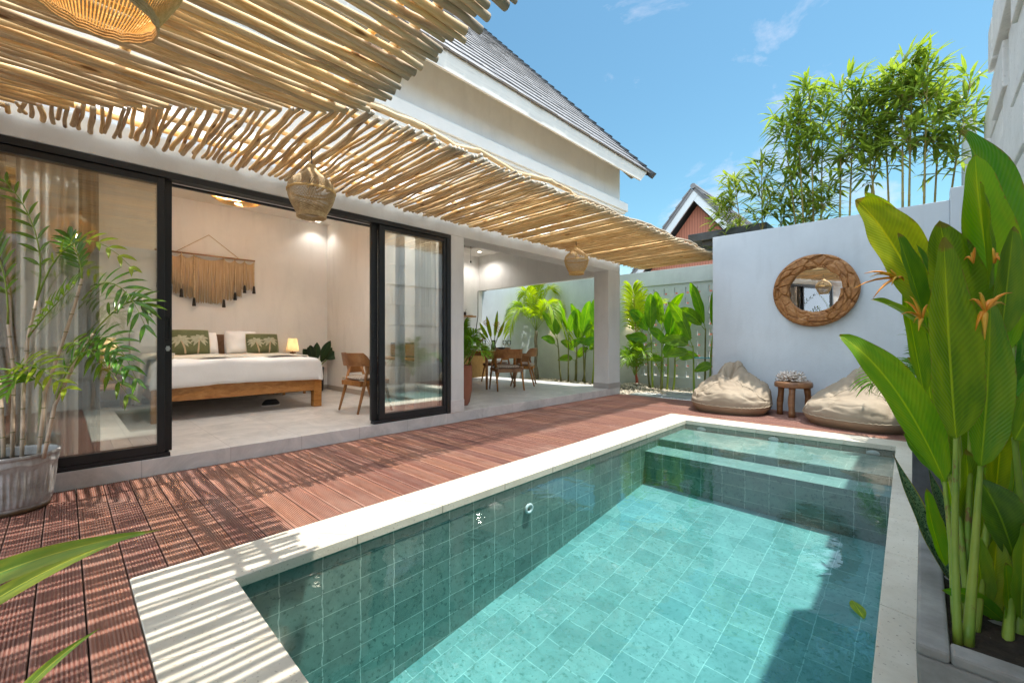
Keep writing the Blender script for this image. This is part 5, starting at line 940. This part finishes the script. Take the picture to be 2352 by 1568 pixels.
# fan palm with trunk
def palm(name,x,y,z0,zc,n,L,ll,lw,mat,lab,seed,trunk_r=.05,up=.5,group=None,trunkmat=None,rib=STEMG,elev=(15,80),nl=22,cat='tree',droop=.6):
    r=random.Random(seed); t=thing(name,(x,y,z0),lab,cat,group)
    if trunk_r:
        m=MB(); k=14; m.tube([(x+.015*math.sin(i),y,z0+(zc-z0)*i/k) for i in range(k+1)],[trunk_r*(1.5-.7*min(1,i/4))+ .004*(i%2) for i in range(k+1)],10); m.build('trunk',trunkmat or TRUNK,t,True)
    for k in range(n):
        a=2.4*k+r.uniform(-.3,.3); el=R(elev[0]+(elev[1]-elev[0])*(k/(n-1))); d=Vector((math.cos(a)*math.cos(el),math.sin(a)*math.cos(el),math.sin(el))); p0=Vector((x,y,zc)); l=L*r.uniform(.8,1.1); mid=p0+d*l*.55+Vector((0,0,.10*l)); p1=p0+d*l*.95-Vector((0,0,up*l*math.cos(el)))
        frond(t,p0,mid,p1,nl,ll,lw,mat,seed+k,droop,.18,rib,nm='frond')
    return t
palm('fan_palm',-8.0,9.35,-.03,1.35,15,1.5,.34,.04,PALMY,'bushy yellow green palm with a ringed trunk, seen behind the dining chairs',41,.055,.55,elev=(20,85),nl=26)
palm('red_palm',X(1462,9.4),9.4,-.03,.95,5,1.45,.42,.035,PALMY,'palm with a bright red stem and tall feathery fronds beside the column',42,.03,.12,trunkmat=STEMR,rib=STEMR,elev=(62,88),nl=30,cat='plant')
palm('young_palm',X(1458,9.2),9.2,-.03,.25,13,.85,.26,.03,PALM,'low bushy young palm at the foot of the red stemmed palm',43,0,.3,elev=(35,82),nl=14,cat='plant')
palm('areca_palm',-4.86,4.02,.66,.68,16,.64,.19,.02,PALM,'small feathery palm in the tall rust coloured pot',44,0,.25,elev=(35,86),nl=20,cat='plant')
palm('dark_palm',.24,4.3,.43,.48,12,.6,.2,.03,PALMD,'dark green palm in the charcoal planter behind the big leaves',45,0,.35,elev=(30,80),nl=16,cat='plant')
palm('dark_palm',.1,5.9,-.02,.2,10,.9,.26,.03,PALMD,'small palm half hidden between the right beanbag and the corner wall',46,0,.35,elev=(40,80),nl=14,cat='plant')
t=thing('bromeliad',(-4.80,4.30,FL),'red bromeliad rosette above the potted palm inside the dining opening','plant'); m=MB(); m.tube([(-4.86,4.05,.60),(-4.82,4.2,.85),(-4.79,4.29,1.02)],.010,7); m.build('stem',STEMG,t,True)
for k in range(12): a=k*2.4; d=Vector((math.cos(a),math.sin(a),.6+.05*k)).normalized(); m=MB(); m.leaf(Vector((-4.79,4.29,1.0)),Vector((-4.79,4.29,1.0))+d*.16,.03,(0,0,1),.02,.3,6,2,'lance'); m.build('leaf',plain('bromeliad_red',(.22,.07,.04),.5,var=.4,scale=20,bump=0) if k==0 else bpy.data.materials['bromeliad_red'],t,True)
# vase flowers
for a,L,w_ in((-28,.62,.09),(-12,.70,.09),(6,.80,.08),(22,.62,.08),(-40,.45,.07)):
    d=Vector((math.sin(R(a))*.72,math.sin(R(a))*.69,math.cos(R(a)))); b=Vector((-6.47,6.20,.90)); m=MB(); m.m=1; m.tube([b,b+d*.28],.006,5); m.m=0; m.leaf(b+d*.24,b+d*L,w_,-FW+RT*a*.012,0,.3,10,4,'banana'); m.build('leaf',[HEL,STEMG],VASE,True)
for a,L in((-16,.55),(8,.50),(18,.42)):
    d=Vector((math.sin(R(a))*.72,math.sin(R(a))*.69,math.cos(R(a)))); b=Vector((-6.47,6.20,.90)); c_=b+d*L; m=MB(); m.m=1; m.tube([b,c_],.004,5); m.m=0
    for k in range(6): e=c_+(RT*(.09*(1 if k%2 else -1))+Vector((0,0,.03+.015*k)))*(1-.1*k); s=c_+d*(.03*k-.08); m.tube([s,(s+e)/2+Vector((0,0,.01)),e],[.006,.009,.001],6)
    m.build('flower',[FLOW,STEMG],VASE,True)
# dark leaved plant in the bedroom
t=thing('rubber_plant',(-8.16,3.26,.56),'dark green broad leaved plant in the dark bedroom pot','plant'); rf=random.Random(3)
for k in range(12):
    a=rf.uniform(-1,1); h=rf.uniform(.20,.40); b=Vector((-8.16,3.26,.55)); s=b+Vector((rf.uniform(.0,.08),a*.16,h*.55)); e=s+Vector((rf.uniform(.0,.16),a*.20+.03,.15+.25*(1-abs(a)))); m=MB(); m.m=1; m.tube([b,s],.006,5); m.m=0; m.leaf(s,e,.15,(1,-.5+rf.uniform(-.3,.3),.3),0,.2,8,4,'oval'); m.build('leaf',[FID,STEMG],t,True)
# bamboo behind the wall
def bamboo(x,y,culms,lab,seed,h0):
    r=random.Random(seed); t=thing('bamboo_clump',(x,y,-.05),lab,'bamboo','bamboo clumps behind the mirror wall'); fol=MB(); tw=MB()
    for (dx,lean,H) in culms:
        b=Vector((x+dx,y+r.uniform(-.15,.15),-.05)); top=Vector((x+dx+lean,b.y+r.uniform(-.3,.3),H)); n=22; pts=[];rr=[]
        f=lambda u:b.lerp(top,u)+Vector((lean*(u*u-u)*1.3,0,0))
        for i in range(n):
            for q in(0,.9,.95): u=(i+q)/n; pts.append(f(u)); rr.append((.030-.026*u)*(1.22 if q==.95 else 1))
        m=MB(); m.tube(pts,rr,7); m.build('culm',CULM,t,True)
        for j in range(12):
            p=f(r.uniform(.93,1)); a=r.uniform(0,2*PI); dd=Vector((math.cos(a)*.7,math.sin(a)*.7,r.uniform(.2,1.2))).normalized(); fol.leaf(p,p+dd*r.uniform(.2,.34),r.uniform(.034,.05),Vector((r.uniform(-.4,.4),-.4,1)),.02,.3,4,2,'lance')
        for k in range(30):
            u=h0+(1-h0)*((k+r.random())/30)**.85; p=f(u); a=r.uniform(0,2*PI); el=R(r.uniform(5,65)); l=r.uniform(.18,.56)*(1.15-.6*u*u); d=Vector((math.cos(a)*math.cos(el),math.sin(a)*math.cos(el)*.8,math.sin(el))); e=p+d*l; tw.tube([p,(p+e)/2+Vector((0,0,.02)),e],[.005,.004,.002],4,cap=False)
            for j in range(r.choice((5,6,7))):
                s=p+(e-p)*r.uniform(.35,1); aa=a+r.uniform(-1.3,1.3); ee=R(r.uniform(-40,50)); dd=Vector((math.cos(aa)*math.cos(ee),math.sin(aa)*math.cos(ee),math.sin(ee))); L=r.uniform(.19,.35); fol.leaf(s,s+dd*L-Vector((0,0,.035)),r.uniform(.036,.056),Vector((r.uniform(-.4,.4),r.uniform(-.6,.2),1)),.02,.3,4,2,'lance')
    tw.build('twig',CULM,t,True); fol.build('foliage',BAM,t,True)
bamboo(-1.95,8.45,[(-.36,-.38,3.62),(-.22,-.25,3.95),(-.0,.0,4.1),(.15,.05,3.75),(.35,.25,3.6),(.5,.4,3.5)],'shortest bamboo clump, left of the others behind the mirror wall',61,.66)
bamboo(-1.03,8.4,[(-.40,-.28,4.75),(-.33,-.12,4.95),(-.22,-.05,5.1),(-.16,.02,4.9),(.10,.05,5.05),(.2,.1,4.8),(.36,.30,4.75)],'middle bamboo clump with the thick bare yellow culms behind the mirror wall',62,.73)
bamboo(-.10,8.3,[(-.30,-.25,4.5),(-.22,-.1,4.75),(-.10,0,4.95),(-.05,.05,4.9),(.10,.05,4.8),(.18,.12,4.6),(.26,.3,4.5)],'right bamboo clump beside the block wall, behind the mirror wall',63,.73)
# a leaf floating on the pool
m=MB(); m.leaf((-.22,2.35,WZ+.004),(-.17,2.22,WZ+.005),.05,(0,0,1),.004,.1,8,4,'oval'); o=m.build('fallen_leaf',HELY,None,True); tag(o,'yellow fallen leaf floating at the right edge of the pool','leaf')
